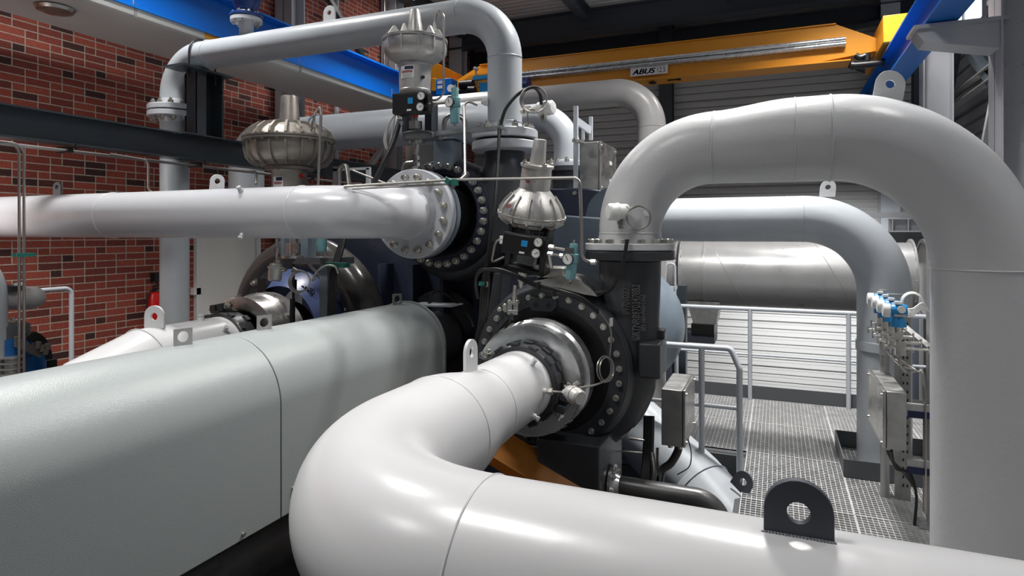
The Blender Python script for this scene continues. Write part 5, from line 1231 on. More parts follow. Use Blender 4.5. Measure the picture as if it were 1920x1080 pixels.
b = MB(); c = pm(779, 250, 4.08); b.cyl(pm(778, 214, 4.08), pm(778, 245, 4.08), 0.022, 16); b.hex(pm(779, 243, 4.08), (0, 0, 1), 0.10, 0.06); b.cyl(pm(781, 264, 4.08), pm(781, 290, 4.08), 0.024, 16); b.lathe([(0, 0), (0.06, 0), (0.06, 0.03), (0, 0.03)], pm(781, 270, 4.08), (0, 0, 1), 24); b.cyl(pm(781, 290, 4.08), pm(782, 322, 4.08), 0.013, 12); b.hex(pm(782, 300, 4.08), (0, 0, 1), 0.035, 0.03); b.hex(pm(782, 312, 4.08), (0, 0, 1), 0.04, 0.03); obj('stem', b, 'stainless', ty)
b = MB(); b.cyl(pm(778, 212, 4.08), pm(778, 220, 4.08), 0.026, 12); obj('stem_cap', b, 'red', ty)
b = MB(); 
for s in (-1, 1): b.box(pm(782, 325, 4.08) + Vector((s * 0.024, 0, 0)), (0.014, 0.05, 0.075))
b.box(pm(782, 315, 4.08), (0.062, 0.05, 0.02)); b.cyl(pm(770, 327, 4.08), pm(794, 327, 4.08), 0.012, 10); obj('clevis', b, 'zinc', ty)
ps = thing('bracket_post', 'blue grey box post behind the studs carrying the top actuator bracket', 'post', pm(832, 290, 4.25))
b = MB(); b.bb(pm(813, 318, 4.30), pm(849, 262, 4.30) + Vector((0, 0.15, 0))); b.bb(pm(811, 262, 4.28), pm(852, 257, 4.28) + Vector((0, 0.19, 0))); obj('post_body', b, 'steelblue', ps, bev=0.003)
b = MB(); b.bar(pm(802, 256, 4.05), pm(946, 241, 4.22), 0.06, 0.010, roll=(0, 0, 1)); b.bar(pm(802, 251, 4.02), pm(946, 238, 4.19), 0.006, 0.028, roll=(0, 0, 1)); obj('bracket_strip', b, 'brushed', ps)
rm = thing('filter_regulator', 'teal filter regulator with dial right of the top positioner', 'air regulator', pm(853, 200, 3.98)); regulator(rm, pm(853, 165, 3.98), pm(853, 234, 3.98), 0.036)
gauge(rm, pm(842, 191, 3.93), (-0.1, -1, 0), 0.038, 1.9)
b = MB(); b.tube([pm(803, 196, 3.98), pm(846, 192, 3.98)], 0.009, 10); b.hex(pm(808, 196, 3.98), (1, 0, 0), 0.028, 0.03); b.hex(pm(836, 193, 3.98), (1, 0, 0), 0.026, 0.02); b.box(pm(848, 187, 3.98), (0.05, 0.05, 0.05)); obj('inlet_fittings', b, 'stainless', rm)
tubeobj('supply_tube', [pm(895, 197, 4.0), pm(872, 187, 3.97), pm(870, 200, 3.96), pm(872, 328, 3.80), pm(862, 337, 3.70), pm(848, 337, 3.62)], 0.0095, 'tube', rm, 0.035)
b = MB(); b.tube(bend([pm(833, 262, 4.4), pm(833, 222, 4.4), pm(853, 212, 4.4), pm(872, 225, 4.4), pm(873, 262, 4.4)], 0.06, 6), 0.020, 14); obj('hose_elbow', b, 'tube', rm)
t = thing('cable_coil', 'small coil of pale cable hanging left of the top positioner', 'cable', pm(732, 250, 3.95))
for k in range(3): tubeobj('cable', [pm(742, 212, 3.95), pm(728 + k, 232, 3.93), pm(720 + k * 2, 262, 3.92), pm(727 + k, 283, 3.92), pm(734 - k, 262, 3.93), pm(738, 232, 3.94), pm(741, 214, 3.95)], 0.006, 'cast_bright', t, smooth=True)
tubeobj('gland_bend', [pm(744, 200, 3.93), pm(738, 208, 3.93), pm(747, 216, 3.93), pm(750, 228, 3.95)], 0.012, 'stainless', t, smooth=True)
t = thing('cable_bundle', 'thick black cable slanting from the top actuator to the studded flange', 'cables', pm(722, 300, 3.9))
tubeobj('cable', [pm(750, 225, 3.95), pm(738, 265, 3.90), pm(722, 300, 3.85), pm(700, 345, 3.80)], 0.020, 'rubber', t, smooth=True)
b = MB(); b.lathe([(0, 0), (0.026, 0), (0.026, 0.03), (0, 0.03)], pm(751, 226, 3.95), (-0.3, 0, -1), 14); obj('conduit_end', b, 'zinc', t)
# frame and tubes left of the studs
t = thing('bent_tubing', 'small grey frame with bent tubes above the white pipe left of the studs', 'tubing', px(680, 340, 4.2))
b = MB(); b.bb(px(624, 350, 4.3), px(634, 312, 4.3) + Vector((0, 0.03, 0))); b.bb(px(624, 321, 4.3), px(692, 313, 4.3) + Vector((0, 0.03, 0))); b.bb(px(686, 350, 4.3), px(692, 315, 4.3) + Vector((0, 0.03, 0))); obj('frame', b, 'beamgrey', t)
tubeobj('tube', [px(636, 350, 4.1), px(636, 312, 4.1), px(650, 310, 4.1), px(655, 350, 4.0)], 0.018, 'tube', t, 0.04)
tubeobj('tube', [px(662, 320, 4.1), px(725, 345, 4.0)], 0.008, 'tube', t)
tubeobj('tube', [px(752, 336, 4.2), px(757, 306, 4.2), px(775, 304, 4.2)], 0.014, 'tube', t, 0.05)

# ---- right actuator, leaning
RR3 = 0.220
rot = Matrix.Rotation(radians(10.5), 3, 'Y') @ Matrix.Rotation(radians(9), 3, 'X')
pR = PY(997, 402, 3.72); TR = IDT(pR, rot)
aR = actuator('diaphragm_actuator', 'leaning pale metal actuator with tall neck in the centre of the machine', TR, RR3,
    [(0, 1.46), (0.235, 1.46), (0.225, 1.55), (0.185, 2.14), (0.17, 2.17), (0, 2.18)],
    [(0, 0.72), (0.47, 0.72), (0.62, 0.56), (0.80, 0.34), (0.92, 0.10), (0.93, 0.03), (0, 0.03)],
    [(0, -0.03), (0.92, -0.03), (0.90, -0.14), (0.70, -0.22), (0.45, -0.27), (0.45, -0.36), (0, -0.36)],
    [(0, 0.71), (0.48, 0.71), (0.44, 0.75), (0.43, 1.36), (0.48, 1.38), (0.48, 1.45), (0.36, 1.47), (0, 1.48)],
    [(0.60, 0.50), (0.66, 0.60), (0.84, 0.38), (0.965, 0.16), (0.975, 0.03), (0.85, 0.03)],
    [(0.80, -0.03), (0.97, -0.03), (0.96, -0.17), (0.78, -0.30), (0.60, -0.26)], 13, 'cast_bright', 13, (0.035, 0.03))
for (xx, yy, zz, mm) in ((-0.02, -0.43, 1.02, 'pinkcap'), (0.12, -0.42, 1.04, 'bolt'), (-0.35, -0.88, 0.30, 'pinkcap')):
    b = MB(TR); b.cyl((xx * RR3, yy * RR3, zz * RR3), (xx * RR3, (yy - 0.12) * RR3, zz * RR3), 0.013, 14); obj('vent_cap', b, mm, aR)
for aa in (2.3, 5.6, 0.6, 4.0):
    inst('cap_bolt', BOLT, aR, TR @ Vector((0.40 * RR3 * cos(aa), 0.40 * RR3 * sin(aa), 1.45 * RR3)), rot @ Vector((0, 0, 1)))
ty = thing('actuator_yoke', 'black rounded yoke frame below the leaning actuator', 'yoke', TR @ Vector((0, 0, -0.24)))
b = MB(TR)
w0, w1, z0, z1 = 0.118, 0.118, -0.075, -0.36
for s in (-1, 1): b.bb((s * 0.10, -0.04, -0.07), (s * 0.14, 0.09, -0.385))
b.bb((-0.14, -0.04, -0.07), (0.14, 0.09, -0.10)); b.bb((-0.14, -0.04, -0.345), (0.14, 0.09, -0.385)); obj('yoke_frame', b, 'black', ty, bev=0.012)
b = MB(TR); b.bb((-0.07, 0.0, -0.09), (-0.03, 0.06, -0.20)); b.bb((0.0, 0.0, -0.09), (0.012, 0.04, -0.2)); b.bb((0.03, -0.01, -0.09), (0.065, 0.03, -0.2)); b.bb((-0.07, 0.0, -0.24), (0.05, 0.06, -0.33)); b.cyl((-0.02, 0.0, -0.2), (-0.02, 0, -0.25), 0.03, 14); obj('stem_clamp', b, 'kick', ty, bev=0.003)
b = MB(TR); b.cyl((-0.03, 0.03, -0.35), (-0.03, 0.03, -0.44), 0.030, 18); b.cyl((-0.03, 0.03, -0.44), (-0.03, 0.03, -0.50), 0.018, 12); b.hex((-0.03, 0.03, -0.46), (0, 0, 1), 0.05, 0.03); obj('stem', b, 'stainless', ty)
TRp = IDT(PY(982, 459, 3.60), Matrix.Rotation(radians(8), 3, 'Y')); positioner('black positioner box with two dials on the leaning actuator', TRp, 0.25, 0.125, 0.11)
t = thing('cable_gland_pair', 'two white cable glands with tubes left of the lower positioner', 'cable gland', PY(945, 448, 3.6))
for (v, r_) in ((446, 0.1), (454, 0.12)):
    b = MB(); b.box(PY(944, v, 3.60), (0.042, 0.03, 0.024), Matrix.Rotation(r_, 3, 'Y')); obj('gland', b, 'white', t, bev=0.003)
tubeobj('cable', [PY(939, 448, 3.6), PY(930, 455, 3.6), PY(925, 475, 3.62), PY(924, 490, 3.65), PY(945, 482, 3.7)], 0.007, 'cast', t, smooth=True)
rr_ = thing('filter_regulator', 'teal filter regulator with dial beside the leaning actuator', 'air regulator', PY(1073, 495, 3.55)); regulator(rr_, PY(1076, 457, 3.55), PY(1069, 526, 3.55), 0.032)
gauge(rr_, PY(1064, 486, 3.50), (-0.1, -1, 0), 0.036, 2.0)
b = MB(); b.box(PY(1069, 472, 3.54), (0.055, 0.04, 0.045)); obj('regulator_head', b, 'kick', rr_)
b = MB(); b.tube([PY(1028, 463, 3.56), PY(1063, 469, 3.55)], 0.009, 10); b.tube([PY(1026, 475, 3.56), PY(1056, 480, 3.55)], 0.009, 10); b.hex(PY(1030, 463, 3.56), (1, 0, -0.1), 0.03, 0.03); b.hex(PY(1028, 475, 3.56), (1, 0, -0.1), 0.026, 0.03); b.hex(PY(1050, 479, 3.55), (1, 0, -0.1), 0.026, 0.02); b.tube([PY(1030, 478, 3.6), PY(1034, 502, 3.65)], 0.011, 10); obj('inlet_fittings', b, 'stainless', rr_)
# long tube passing the machine
t = thing('air_line', 'thin bright steel tube crossing the flange studs and turning down by the regulator', 'tubing', PY(900, 338, 3.55))
tubeobj('tube', [PY(645, 350, 3.35), PY(842, 337, 3.55), PY(960, 335, 3.55), PY(1088, 333, 3.55), PY(1091, 488, 3.55), PY(1118, 492, 3.60)], 0.0095, 'tube', t, 0.05)
tubeobj('tube', [PY(660, 354, 3.35), PY(842, 345, 3.58)], 0.0075, 'tube', t)
b = MB(); b.box(PY(842, 340, 3.56), (0.035, 0.05, 0.035), Matrix.Rotation(0.6, 3, 'Y')); b.box(PY(853, 342, 3.54), (0.03, 0.04, 0.04)); obj('clamp', b, 'green', t)
b = MB(); b.bar(PY(834, 334, 3.56), PY(852, 352, 3.56), 0.03, 0.008, roll=(0, 1, 0)); obj('clamp_plate', b, 'stainless', t)
b = MB(); b.hex(PY(1108, 491, 3.58), (1, 0, 0), 0.03, 0.03); obj('fitting', b, 'stainless', t)
# cast saddle plate under the leaning actuator
t = thing('actuator_saddle', 'curved grey metal saddle plate behind the leaning actuator yoke', 'bracket', PY(1040, 515, 3.95))
b = MB(); n = 16; vs = []; fs = []
top = [(1010, 503), (1052, 500)]
b.bb(PY(1004, 520, 3.9), PY(1058, 502, 3.9) + Vector((0, 0.22, 0))); obj('saddle_box', b, 'stainless', t, bev=0.01)
b = MB(); pts = [PY(u, v, 3.86) for (u, v) in ((1000, 527), (1058, 518), (1085, 524), (1108, 542), (1120, 556), (1095, 552), (1050, 540), (1002, 532))]; b.prism(pts, (0, 0.30, 0)); obj('saddle_skirt', b, 'stainless', t, ang=50)
# fork link to the guide vane lever
t = thing('clevis_link', 'pale metal fork link hanging above the shiny ring cover', 'linkage', PY(962, 580, 3.80))
b = MB(); b.cyl(PY(966, 535, 3.8), PY(964, 566, 3.8), 0.013, 14); b.hex(PY(966, 548, 3.8), (0, 0, -1), 0.034, 0.016); b.hex(PY(965, 556, 3.8), (0, 0, -1), 0.03, 0.016); obj('rod', b, 'bolt', t)
b = MB()
for s in (-1, 1): b.bar(PY(962 + s * 5.5, 568, 3.80), PY(961 + s * 5.5, 590, 3.80), 0.008, 0.03, roll=(1, 0, 0))
b.box(PY(962.5, 569, 3.80), (0.046, 0.034, 0.012)); b.cyl(PY(953, 583, 3.8), PY(971, 583, 3.8), 0.008, 10); obj('fork', b, 'zinc', t)
b = MB(); b.cyl(PY(961, 588, 3.80), PY(959, 610, 3.85), 0.02, 14); b.cyl(PY(961, 590, 3.80), PY(961, 600, 3.80), 0.012, 10); obj('lever', b, 'blackiron', t)
for (u, v) in ((937, 580), (947, 573), (956, 566)): inst('bolt', BOLT, t, PY(u, v, 3.86), (0, -1, 0), scale=0.9)
# dark strut and cable bundles in the centre
b = MB(); b.prism([PY(925, 512, 4.1), PY(945, 512, 4.1), PY(923, 690, 4.1), PY(899, 690, 4.1)], (0, 0.15, 0)); tag(obj('support_strut', b, 'darkcast', bev=0.006), 'dark flat slanting strut left of the shiny ring cover', 'strut')
t = thing('cable_bundle', 'black cables sweeping over the bolt ring past the fork link', 'cables', PY(960, 515, 3.7))
for k in range(3): tubeobj('cable', [PY(896, 560 , 3.86), PY(892, 530 - 2 * k, 3.84), PY(902, 510 - 2 * k, 3.82), PY(930, 504 + 2 * k, 3.74), PY(965, 514 + 2 * k, 3.70), PY(1005, 533 + 2 * k, 3.68), PY(1050, 545 + 2 * k, 3.68), PY(1090, 558 + 2 * k, 3.76), PY(1122, 582 + 2 * k, 3.82)], 0.010, 'rubber', t, smooth=True)
tubeobj('cable', [PY(1122, 582, 3.82), PY(1138, 603, 3.84), PY(1146, 625, 3.85), PY(1143, 668, 3.86)], 0.006, 'tube', t, smooth=True)
for (u, v) in ((1010, 536), (1040, 548), (1146, 604)):
    b = MB(); b.box(PY(u, v, 3.68 if u < 1100 else 3.84), (0.012, 0.045, 0.05)); obj('cable_tie', b, 'ink' if u < 1100 else 'white', t)
t = thing('cable_bundle', 'black cables dropping straight down left of the slanting strut', 'cables', PY(905, 600, 4.0))
for k in range(4): tubeobj('cable', [PY(936, 240, 4.18), PY(934, 300, 4.1), PY(928, 380, 3.98), PY(916, 470, 3.93), PY(904 + 3 * k, 540, 3.92), PY(900 + 4 * k, 600, 3.92), PY(891 + 3 * k, 650, 3.92), PY(884 + 3 * k, 720, 3.92)] if k == 0 else [PY(915, 500, 3.93), PY(903 + 4 * k, 540, 3.92), PY(899 + 4 * k, 600, 3.92), PY(889 + 4 * k, 650, 3.92), PY(882 + 4 * k, 720, 3.92)], 0.012, 'rubber', t, smooth=True)
b = MB(); b.bb(PY(897, 536, 3.9), PY(912, 529, 3.9) + Vector((0, 0.04, 0))); obj('clamp', b, 'green', t)
b = MB(); b.bb(PY(909, 538, 3.9), PY(914, 529, 3.9) + Vector((0, 0.04, 0))); obj('clamp_end', b, 'zinc', t)
t = thing('cable_bundle', 'black cable arching over the far end of the shaft cover', 'cables', PY(830, 570, 4.4))
tubeobj('cable', [PY(806, 590, 4.3), PY(808, 556, 4.35), PY(822, 547, 4.4), PY(848, 560, 4.4), PY(878, 592, 4.3), PY(888, 615, 4.2)], 0.010, 'rubber', t, smooth=True)
tubeobj('cable', [PY(800, 596, 4.25), PY(805, 575, 4.3), PY(803, 562, 4.3)], 0.010, 'rubber', t, smooth=True)
b = MB(); b.bar(PY(780, 570, 4.3), PY(857, 572, 4.3), 0.20, 0.012, roll=(0, 0, 1)); obj('cable_shelf', b, 'beamgrey', t)
# ---- sensor on the discharge riser, with curved hose
q = PY(981, 208, Y2 - 0.02)
s = sensor('white canister sensor head with cable ring on the upper grey riser', PY(978, 208, Y2 - 0.10), (1, -0.12, 0), (1, -0.2, 0), 1.5, 0.14, m='white')
b = MB(); b.cyl(PY(1012, 200, Y2 - 0.12), PY(1016, 228, Y2 - 0.12), 0.014, 10); b.hex(PY(985, 206, Y2 - 0.12), (1, 0, 0), 0.05, 0.04); obj('tap', b, 'bolt', s)
lc = PY(1001, 187, Y2 - 0.2); b = MB()
for r_, o_ in ((0.095, 0), (0.088, 0.01), (0.10, -0.008)): b.ring(lc + Vector((0, o_, 0)), (0.35, -1, 0), r_, 0.0055, 40, 8)
obj('cable_loop', b, 'tube', s)
tubeobj('armoured_hose', [PY(1015, 196, Y2 - 0.2), PY(1012, 175, Y2 - 0.2), PY(998, 164, Y2 - 0.2), PY(970, 178, Y2 - 0.24), PY(948, 205, Y2 - 0.26), PY(939, 235, Y2 - 0.30), PY(937, 250, Y2 - 0.32)], 0.013, 'rubber', s, smooth=True)
b = MB(); b.tube([PY(989, 212, Y2 - 0.12), PY(990, 236, Y2 - 0.12)], 0.006, 8); obj('impulse_tube', b, 'tube', s)
# white hex stub left of the riser
b = MB(); b.hex(PY(908, 191, Y2 - 0.1), (1, 0, 0), 0.06, 0.04); b.cyl(PY(908, 191, Y2 - 0.1), PY(922, 191, Y2 - 0.02), 0.022, 12); b.cyl(PY(904, 191, Y2 - 0.1), PY(908, 191, Y2 - 0.1), 0.02, 12)
tag(obj('test_plug', b, 'white'), 'white hexagonal plug on the left side of the upper grey riser', 'plug')

# ---- sensor on the S-bend pipe
P0, n0 = BOSS[1], BOSS[2]
s = thing('sensor_head', 'silver canister sensor on a thin stem at the end of the white S-bend pipe', 'sensor', P0)
cA = PY(1069, 736, 3.20)
b = MB(); b.cyl(P0, P0 + n0 * 0.03, 0.014, 14); b.tube([PY(1030, 734, 3.18), PY(1064, 736, 3.2)], 0.006, 10); b.hex(PY(1026, 733, 3.18), (1, 0, 0), 0.034, 0.03); b.hex(PY(1056, 736, 3.2), (1, 0, 0), 0.034, 0.03); b.cyl(P0 + n0 * 0.02, PY(1030, 734, 3.18), 0.010, 10); obj('stem', b, 'bolt', s)
b = MB(); b.lathe([(0, -0.02), (0.034, -0.015), (0.040, 0.0), (0.042, 0.03), (0.048, 0.032), (0.048, 0.042), (0.044, 0.044), (0.042, 0.085), (0.034, 0.095), (0, 0.097)], cA, (0.75, -0.55, -0.1), 28); obj('canister', b, 'cast_bright', s)
b = MB(); b.cyl(cA + Vector((0.02, 0, 0.04)), cA + Vector((0.05, 0.0, 0.06)), 0.012, 10)
b.tube(spline([cA + Vector((0.05, 0.0, 0.03)), PY(1110, 723, 3.3), PY(1130, 716, 3.45), PY(1143, 705, 3.6), PY(1146, 680, 3.75), PY(1137, 668, 3.80)]), 0.0055, 8)
lc = PY(1134, 692, 3.6)
for r_, o_ in ((0.075, 0), (0.07, 0.012)): b.ring(lc + Vector((o_, 0, 0)), (0.9, -0.35, 0.1), r_, 0.0045, 36, 8)
obj('cable_loop', b, 'tube', s)

# ================================================================== boxes
b = MB(); b.cyl((0, 0, 0), (0, 0, 0.035), 0.016, 12); GLAND = b.mesh('cable_gland', Vector((0, 0, 0))); GLAND.materials.append(M['bolt'])
def enclosure(label, x0, x1, y0, y1, z0, z1, doorside, stick=False):
    t = thing('terminal_box', label, 'terminal box', ((x0 + x1) / 2, (y0 + y1) / 2, z0))
    if doorside > 0:
        b = MB(); b.bb((x0, y0, z0), (x1 - 0.022, y1, z1)); obj('box_body', b, 'zinc', t, bev=0.004)
        b = MB(); b.bb((x1 - 0.018, y0 - 0.004, z0 + 0.002), (x1, y1 + 0.004, z1 + 0.003)); obj('lid', b, 'stainless', t, bev=0.004)
        b = MB(); b.bb((x1 - 0.0225, y0 + 0.006, z0 + 0.006), (x1 - 0.0175, y1 - 0.006, z1 - 0.006)); obj('lid_gasket', b, 'black', t)
        xx = x1
    else:
        b = MB(); b.bb((x0 + 0.022, y0, z0), (x1, y1, z1)); obj('box_body', b, 'zinc', t, bev=0.004)
        b = MB(); b.bb((x0, y0 - 0.004, z0 + 0.002), (x0 + 0.018, y1 + 0.004, z1 + 0.003)); obj('lid', b, 'stainless', t, bev=0.004)
        b = MB(); b.bb((x0 + 0.0175, y0 + 0.002, z0 + 0.004), (x0 + 0.0225, y1 - 0.006, z1 - 0.004)); obj('lid_gasket', b, 'black', t)
        xx = x0
    for yy_ in (y0 + 0.03, y1 - 0.03):
        for zz_ in (z0 + 0.03, z1 - 0.03): inst('lid_screw', BOLT_S, t, (xx, yy_, zz_), (doorside, 0, 0))
    if stick:
        for (a, c, e) in ((0.62, 0.60, 0.68), (0.62, 0.10, 0.30), (0.80, 0.12, 0.34)):
            b = MB(); b.bb((xx, y0 + (y1 - y0) * (a - 0.08), z0 + (z1 - z0) * c), (xx + 0.002, y0 + (y1 - y0) * (a + 0.08), z0 + (z1 - z0) * e)); obj('sticker', b, 'white', t)
    for k in range(4):
        for j in range(2): inst('cable_gland', GLAND, t, (x0 + (x1 - x0) * (0.3 + 0.4 * j), y0 + (y1 - y0) * (0.15 + 0.22 * k), z0), (0, 0, -1))
    return t
e1 = enclosure('metal terminal box hung high behind the leaning actuator beside the ladder bars', -1.48, -1.30, 4.92, 5.44, E + 0.335, E + 0.735, 1, True)
e2 = enclosure('metal terminal box right of the dark snail casing foot beside the short railing', -0.733, -0.571, 4.40, 4.93, E - 1.475, E - 1.085, 1)
e3 = enclosure('flat metal terminal box on the right post beside the big riser', 0.642, 0.776, 4.70, 5.40, E - 1.41, E - 1.035, -1)
t = thing('cable_bundle', 'black cables and conduit below the terminal box hung high', 'cables', (-1.35, 5.0, E + 0.2))
for k in range(3): tubeobj('cable', [(-1.36 + 0.03 * k, 5.0, E + 0.31), (-1.33 + 0.02 * k, 5.0, E + 0.1), (-1.28, 5.02, E - 0.1), (-1.25, 5.1, E - 0.4)], 0.016, 'rubber', t, smooth=True)
tubeobj('conduit', [PY(1108, 362, 4.9), PY(1118, 380, 4.85), PY(1131, 400, 4.8)], 0.012, 'stainless', t)
tubeobj('cable', [PY(1097, 435, 4.6), PY(1108, 425, 4.6), PY(1122, 432, 4.6), PY(1126, 455, 4.6)], 0.03, 'tube', t, smooth=True)
b = MB(); b.box(PY(1112, 470, 4.6), (0.16, 0.08, 0.10)); b.box(PY(1104, 402, 4.9), (0.13, 0.05, 0.02)); b.bb(PY(1098, 400, 5.0), PY(1112, 365, 5.0)); obj('switch_box', b, 'beamgrey', t)
# cable ladder bars
t = thing('cable_ladder', 'blue grey ladder-like steel bars rising beside the high terminal box', 'cable ladder', PY(1078, 300, 4.9))
b = MB(); b.bb(PY(1075, 500, 4.88), PY(1082.5, 198, 4.88) + Vector((0, 0.03, 0))); obj('upright', b, 'rail', t)
b = MB(); b.bb(PY(1104, 262, 5.1), PY(1110, 218, 5.1) + Vector((0, 0.03, 0))); b.bb(PY(1090, 262, 5.0), PY(1095, 238, 5.0) + Vector((0, 0.02, 0))); obj('upright', b, 'rail', t)
b = MB(); b.bar(PY(1079, 225, 4.9), PY(1107, 245, 5.1), 0.02, 0.06, roll=(0, 0, 1)); obj('rung', b, 'rail', t)
for v in (263, 362): 
    b = MB(); b.bar(PY(1074, v, 4.87), PY(1094, v + 4, 4.92), 0.05, 0.02); b.hex(PY(1078, v, 4.86), (0, -1, 0), 0.03, 0.02); obj('strap', b, 'bolt', t)
# ================================================================== right: posts, tray, transmitters
xP = 0.93
t = thing('cable_post', 'galvanized upright between the big riser and the flat terminal box', 'post', (xP, 4.95, GZ))
b = MB(); b.prism([(xP, 4.86, GZ), (xP + 0.075, 4.86, GZ), (xP + 0.075, 4.96, GZ), (xP + 0.068, 4.96, GZ), (xP + 0.068, 4.868, GZ), (xP + 0.007, 4.868, GZ), (xP + 0.007, 4.96, GZ), (xP, 4.96, GZ)], (0, 0, E - 0.02 - GZ)); obj('channel', b, 'zinc', t)
b = MB(); b.bb((xP - 0.06, 4.82, GZ + 0.001), (xP + 0.12, 5.0, GZ + 0.012)); obj('foot_plate', b, 'zinc', t)
for z in (E - 0.42, E - 0.56, E - 0.78): 
    b = MB(); b.bb((xP + 0.02, 4.856, z), (xP + 0.035, 4.861, z + 0.10)); obj('slot', b, 'black', t)
t = thing('cable_tray', 'perforated galvanized tray standing behind the flat terminal box', 'cable tray', (0.86, 5.3, GZ))
b = MB(); b.bb((0.84, 5.30, GZ), (0.90, 5.306, E - 0.53)); b.bb((0.80, 5.306, GZ), (0.84, 5.312, E - 0.53)); obj('tray_web', b, 'zinc', t)
holes = MB(); holes.bb((0, -0.002, 0), (0.010, 0.002, 0.020)); hm = holes.mesh('slot', Vector((0, 0, 0))); hm.materials.append(M['black'])
z = GZ + 0.1
while z < E - 0.58:
    for xx in (0.848, 0.874): inst('slot', hm, t, (xx, 5.299, z))
    z += 0.062
b = MB(); b.cyl((0.74, 5.32, GZ), (0.74, 5.32, E - 0.62), 0.030, 16); obj('conduit', b, 'zinc', t)
b = MB(); b.bb((0.70, 5.28, E - 0.42), (0.745, 5.30, E - 0.9)); obj('strip', b, 'zinc', t)
for z in (E - 1.18, E - 1.55): 
    b = MB(); b.bb((0.80, 4.84, z), (0.93, 4.88, z + 0.045)); obj('strut_rail', b, 'zinc', t)
    b = MB(); b.bb((0.805, 4.835, z - 0.045), (0.932, 4.84, z - 0.0)); obj('strut_cap', b, 'navyink', t)
b = MB(); b.bar((0.74, 5.4, E - 0.585), (0.92, 4.75, E - 0.755), 0.045, 0.03); b2 = tag(obj('instrument_rail', b, 'zinc'), 'galvanized rail slanting behind the row of blue transmitters', 'steel rail')
for i in range(4):
    f = i / 3; x = 0.672 - 0.0 * i; y = 4.55 + 0.24 * i; z = E - 0.49
    pos = ['nearest', 'second', 'third', 'farthest'][i]
    t = thing('pressure_transmitter', f'blue pressure transmitter with white cap, {pos} of the four in the row', 'transmitter', (x, y, z), 'row of blue transmitters')
    b = MB(); b.lathe([(0, -0.045), (0.036, -0.045), (0.042, -0.035), (0.042, 0.035), (0.036, 0.045), (0, 0.045)], (x + 0.035, y, z), (1, 0, 0), 28); b.lathe([(0, -0.04), (0.028, -0.04), (0.045, -0.075), (0.045, -0.10), (0, -0.10)], (x + 0.035, y, z), (0, 0, 1), 24); obj('head', b, 'sky', t)
    b = MB(); b.lathe([(0, 0), (0.044, 0), (0.044, 0.034), (0.038, 0.040), (0, 0.040)], (x - 0.012, y, z), (-1, 0, 0), 28); obj('end_cap', b, 'white', t)
    b = MB(); b.lathe([(0, 0), (0.022, 0), (0.022, 0.012), (0.012, 0.014), (0, 0.010)], (x + 0.045, y - 0.040, z + 0.012), (0, -1, 0), 20); b.box((x + 0.03, y - 0.01, z + 0.05), (0.035, 0.035, 0.016)); obj('side_plug', b, 'white', t)
    b = MB(); b.bb((x + 0.005, y - 0.046, z - 0.034), (x + 0.07, y - 0.044, z - 0.018)); obj('name_tag', b, 'zinc', t)
    b = MB(); b.cyl((x + 0.035, y, z - 0.10), (x + 0.035, y, z - 0.135), 0.022, 16); b.box((x + 0.035, y, z - 0.155), (0.045, 0.04, 0.05)); b.box((x + 0.045, y, z - 0.235), (0.055, 0.045, 0.085)); b.cyl((x + 0.035, y, z - 0.18), (x + 0.035, y, z - 0.20), 0.016, 12); obj('valve_block', b, 'stainless', t, bev=0.002)
    for (dx, dz, L) in ((1, -0.195, 0.09), (1, -0.235, 0.13), (-1, -0.225, 0.07), (-1, -0.18, 0.05)):
        b = MB(); x0_ = x + 0.045 + dx * 0.02; b.cyl((x0_, y, z + dz), (x0_ + dx * L, y, z + dz), 0.009, 12); b.cyl((x0_ + dx * L, y, z + dz - 0.025), (x0_ + dx * L, y, z + dz + 0.025), 0.006, 8); obj('valve_handle', b, 'bolt', t)
    tubeobj('impulse_tube', [(x + 0.04, y, z - 0.27), (x + 0.045, y + 0.01, z - 0.34), (x + 0.10, y + 0.05, z - 0.40), (0.86, 4.84 + 0.02 * i, z - 0.43), (0.90, 4.83 + 0.02 * i, z - 0.52), (0.905, 4.83 + 0.02 * i, GZ + 0.1)], 0.006, 'tube', t, smooth=True)
t = thing('cable_coil', 'coil of pale cable beside the blue transmitters', 'cable', (0.80, 4.8, E - 0.46))
b = MB()
for k in range(3): b.ring((0.83, 4.83 + 0.01 * k, E - 0.465), (0.3, -1, 0), 0.062 + 0.004 * k, 0.0045, 32, 8, sq=1.0)
obj('coil', b, 'white', t)
b = MB()
for k in range(5): b.tube(spline([(0.745, 4.58 + 0.05 * k, E - 0.52 + 0.01 * k), (0.80, 4.7, E - 0.54 + 0.012 * k), (0.88, 4.8, E - 0.50 + 0.01 * k), (0.925, 4.85, E - 0.52)]), 0.0045, 8)
obj('cables', b, 'white', t)
t = thing('cable_bundle', 'dark cables looping below the flat terminal box on the right', 'cables', (0.75, 4.9, E - 1.5))
for k in range(6): tubeobj('cable', [(0.70 + 0.012 * k, 4.76 + 0.09 * k, E - 1.44), (0.73, 4.8 + 0.06 * k, E - 1.56), (0.82, 4.86, E - 1.60 - 0.01 * k), (0.86, 4.88, E - 1.75), (0.85, 4.88, GZ)], 0.009, 'rubber', t, smooth=True)

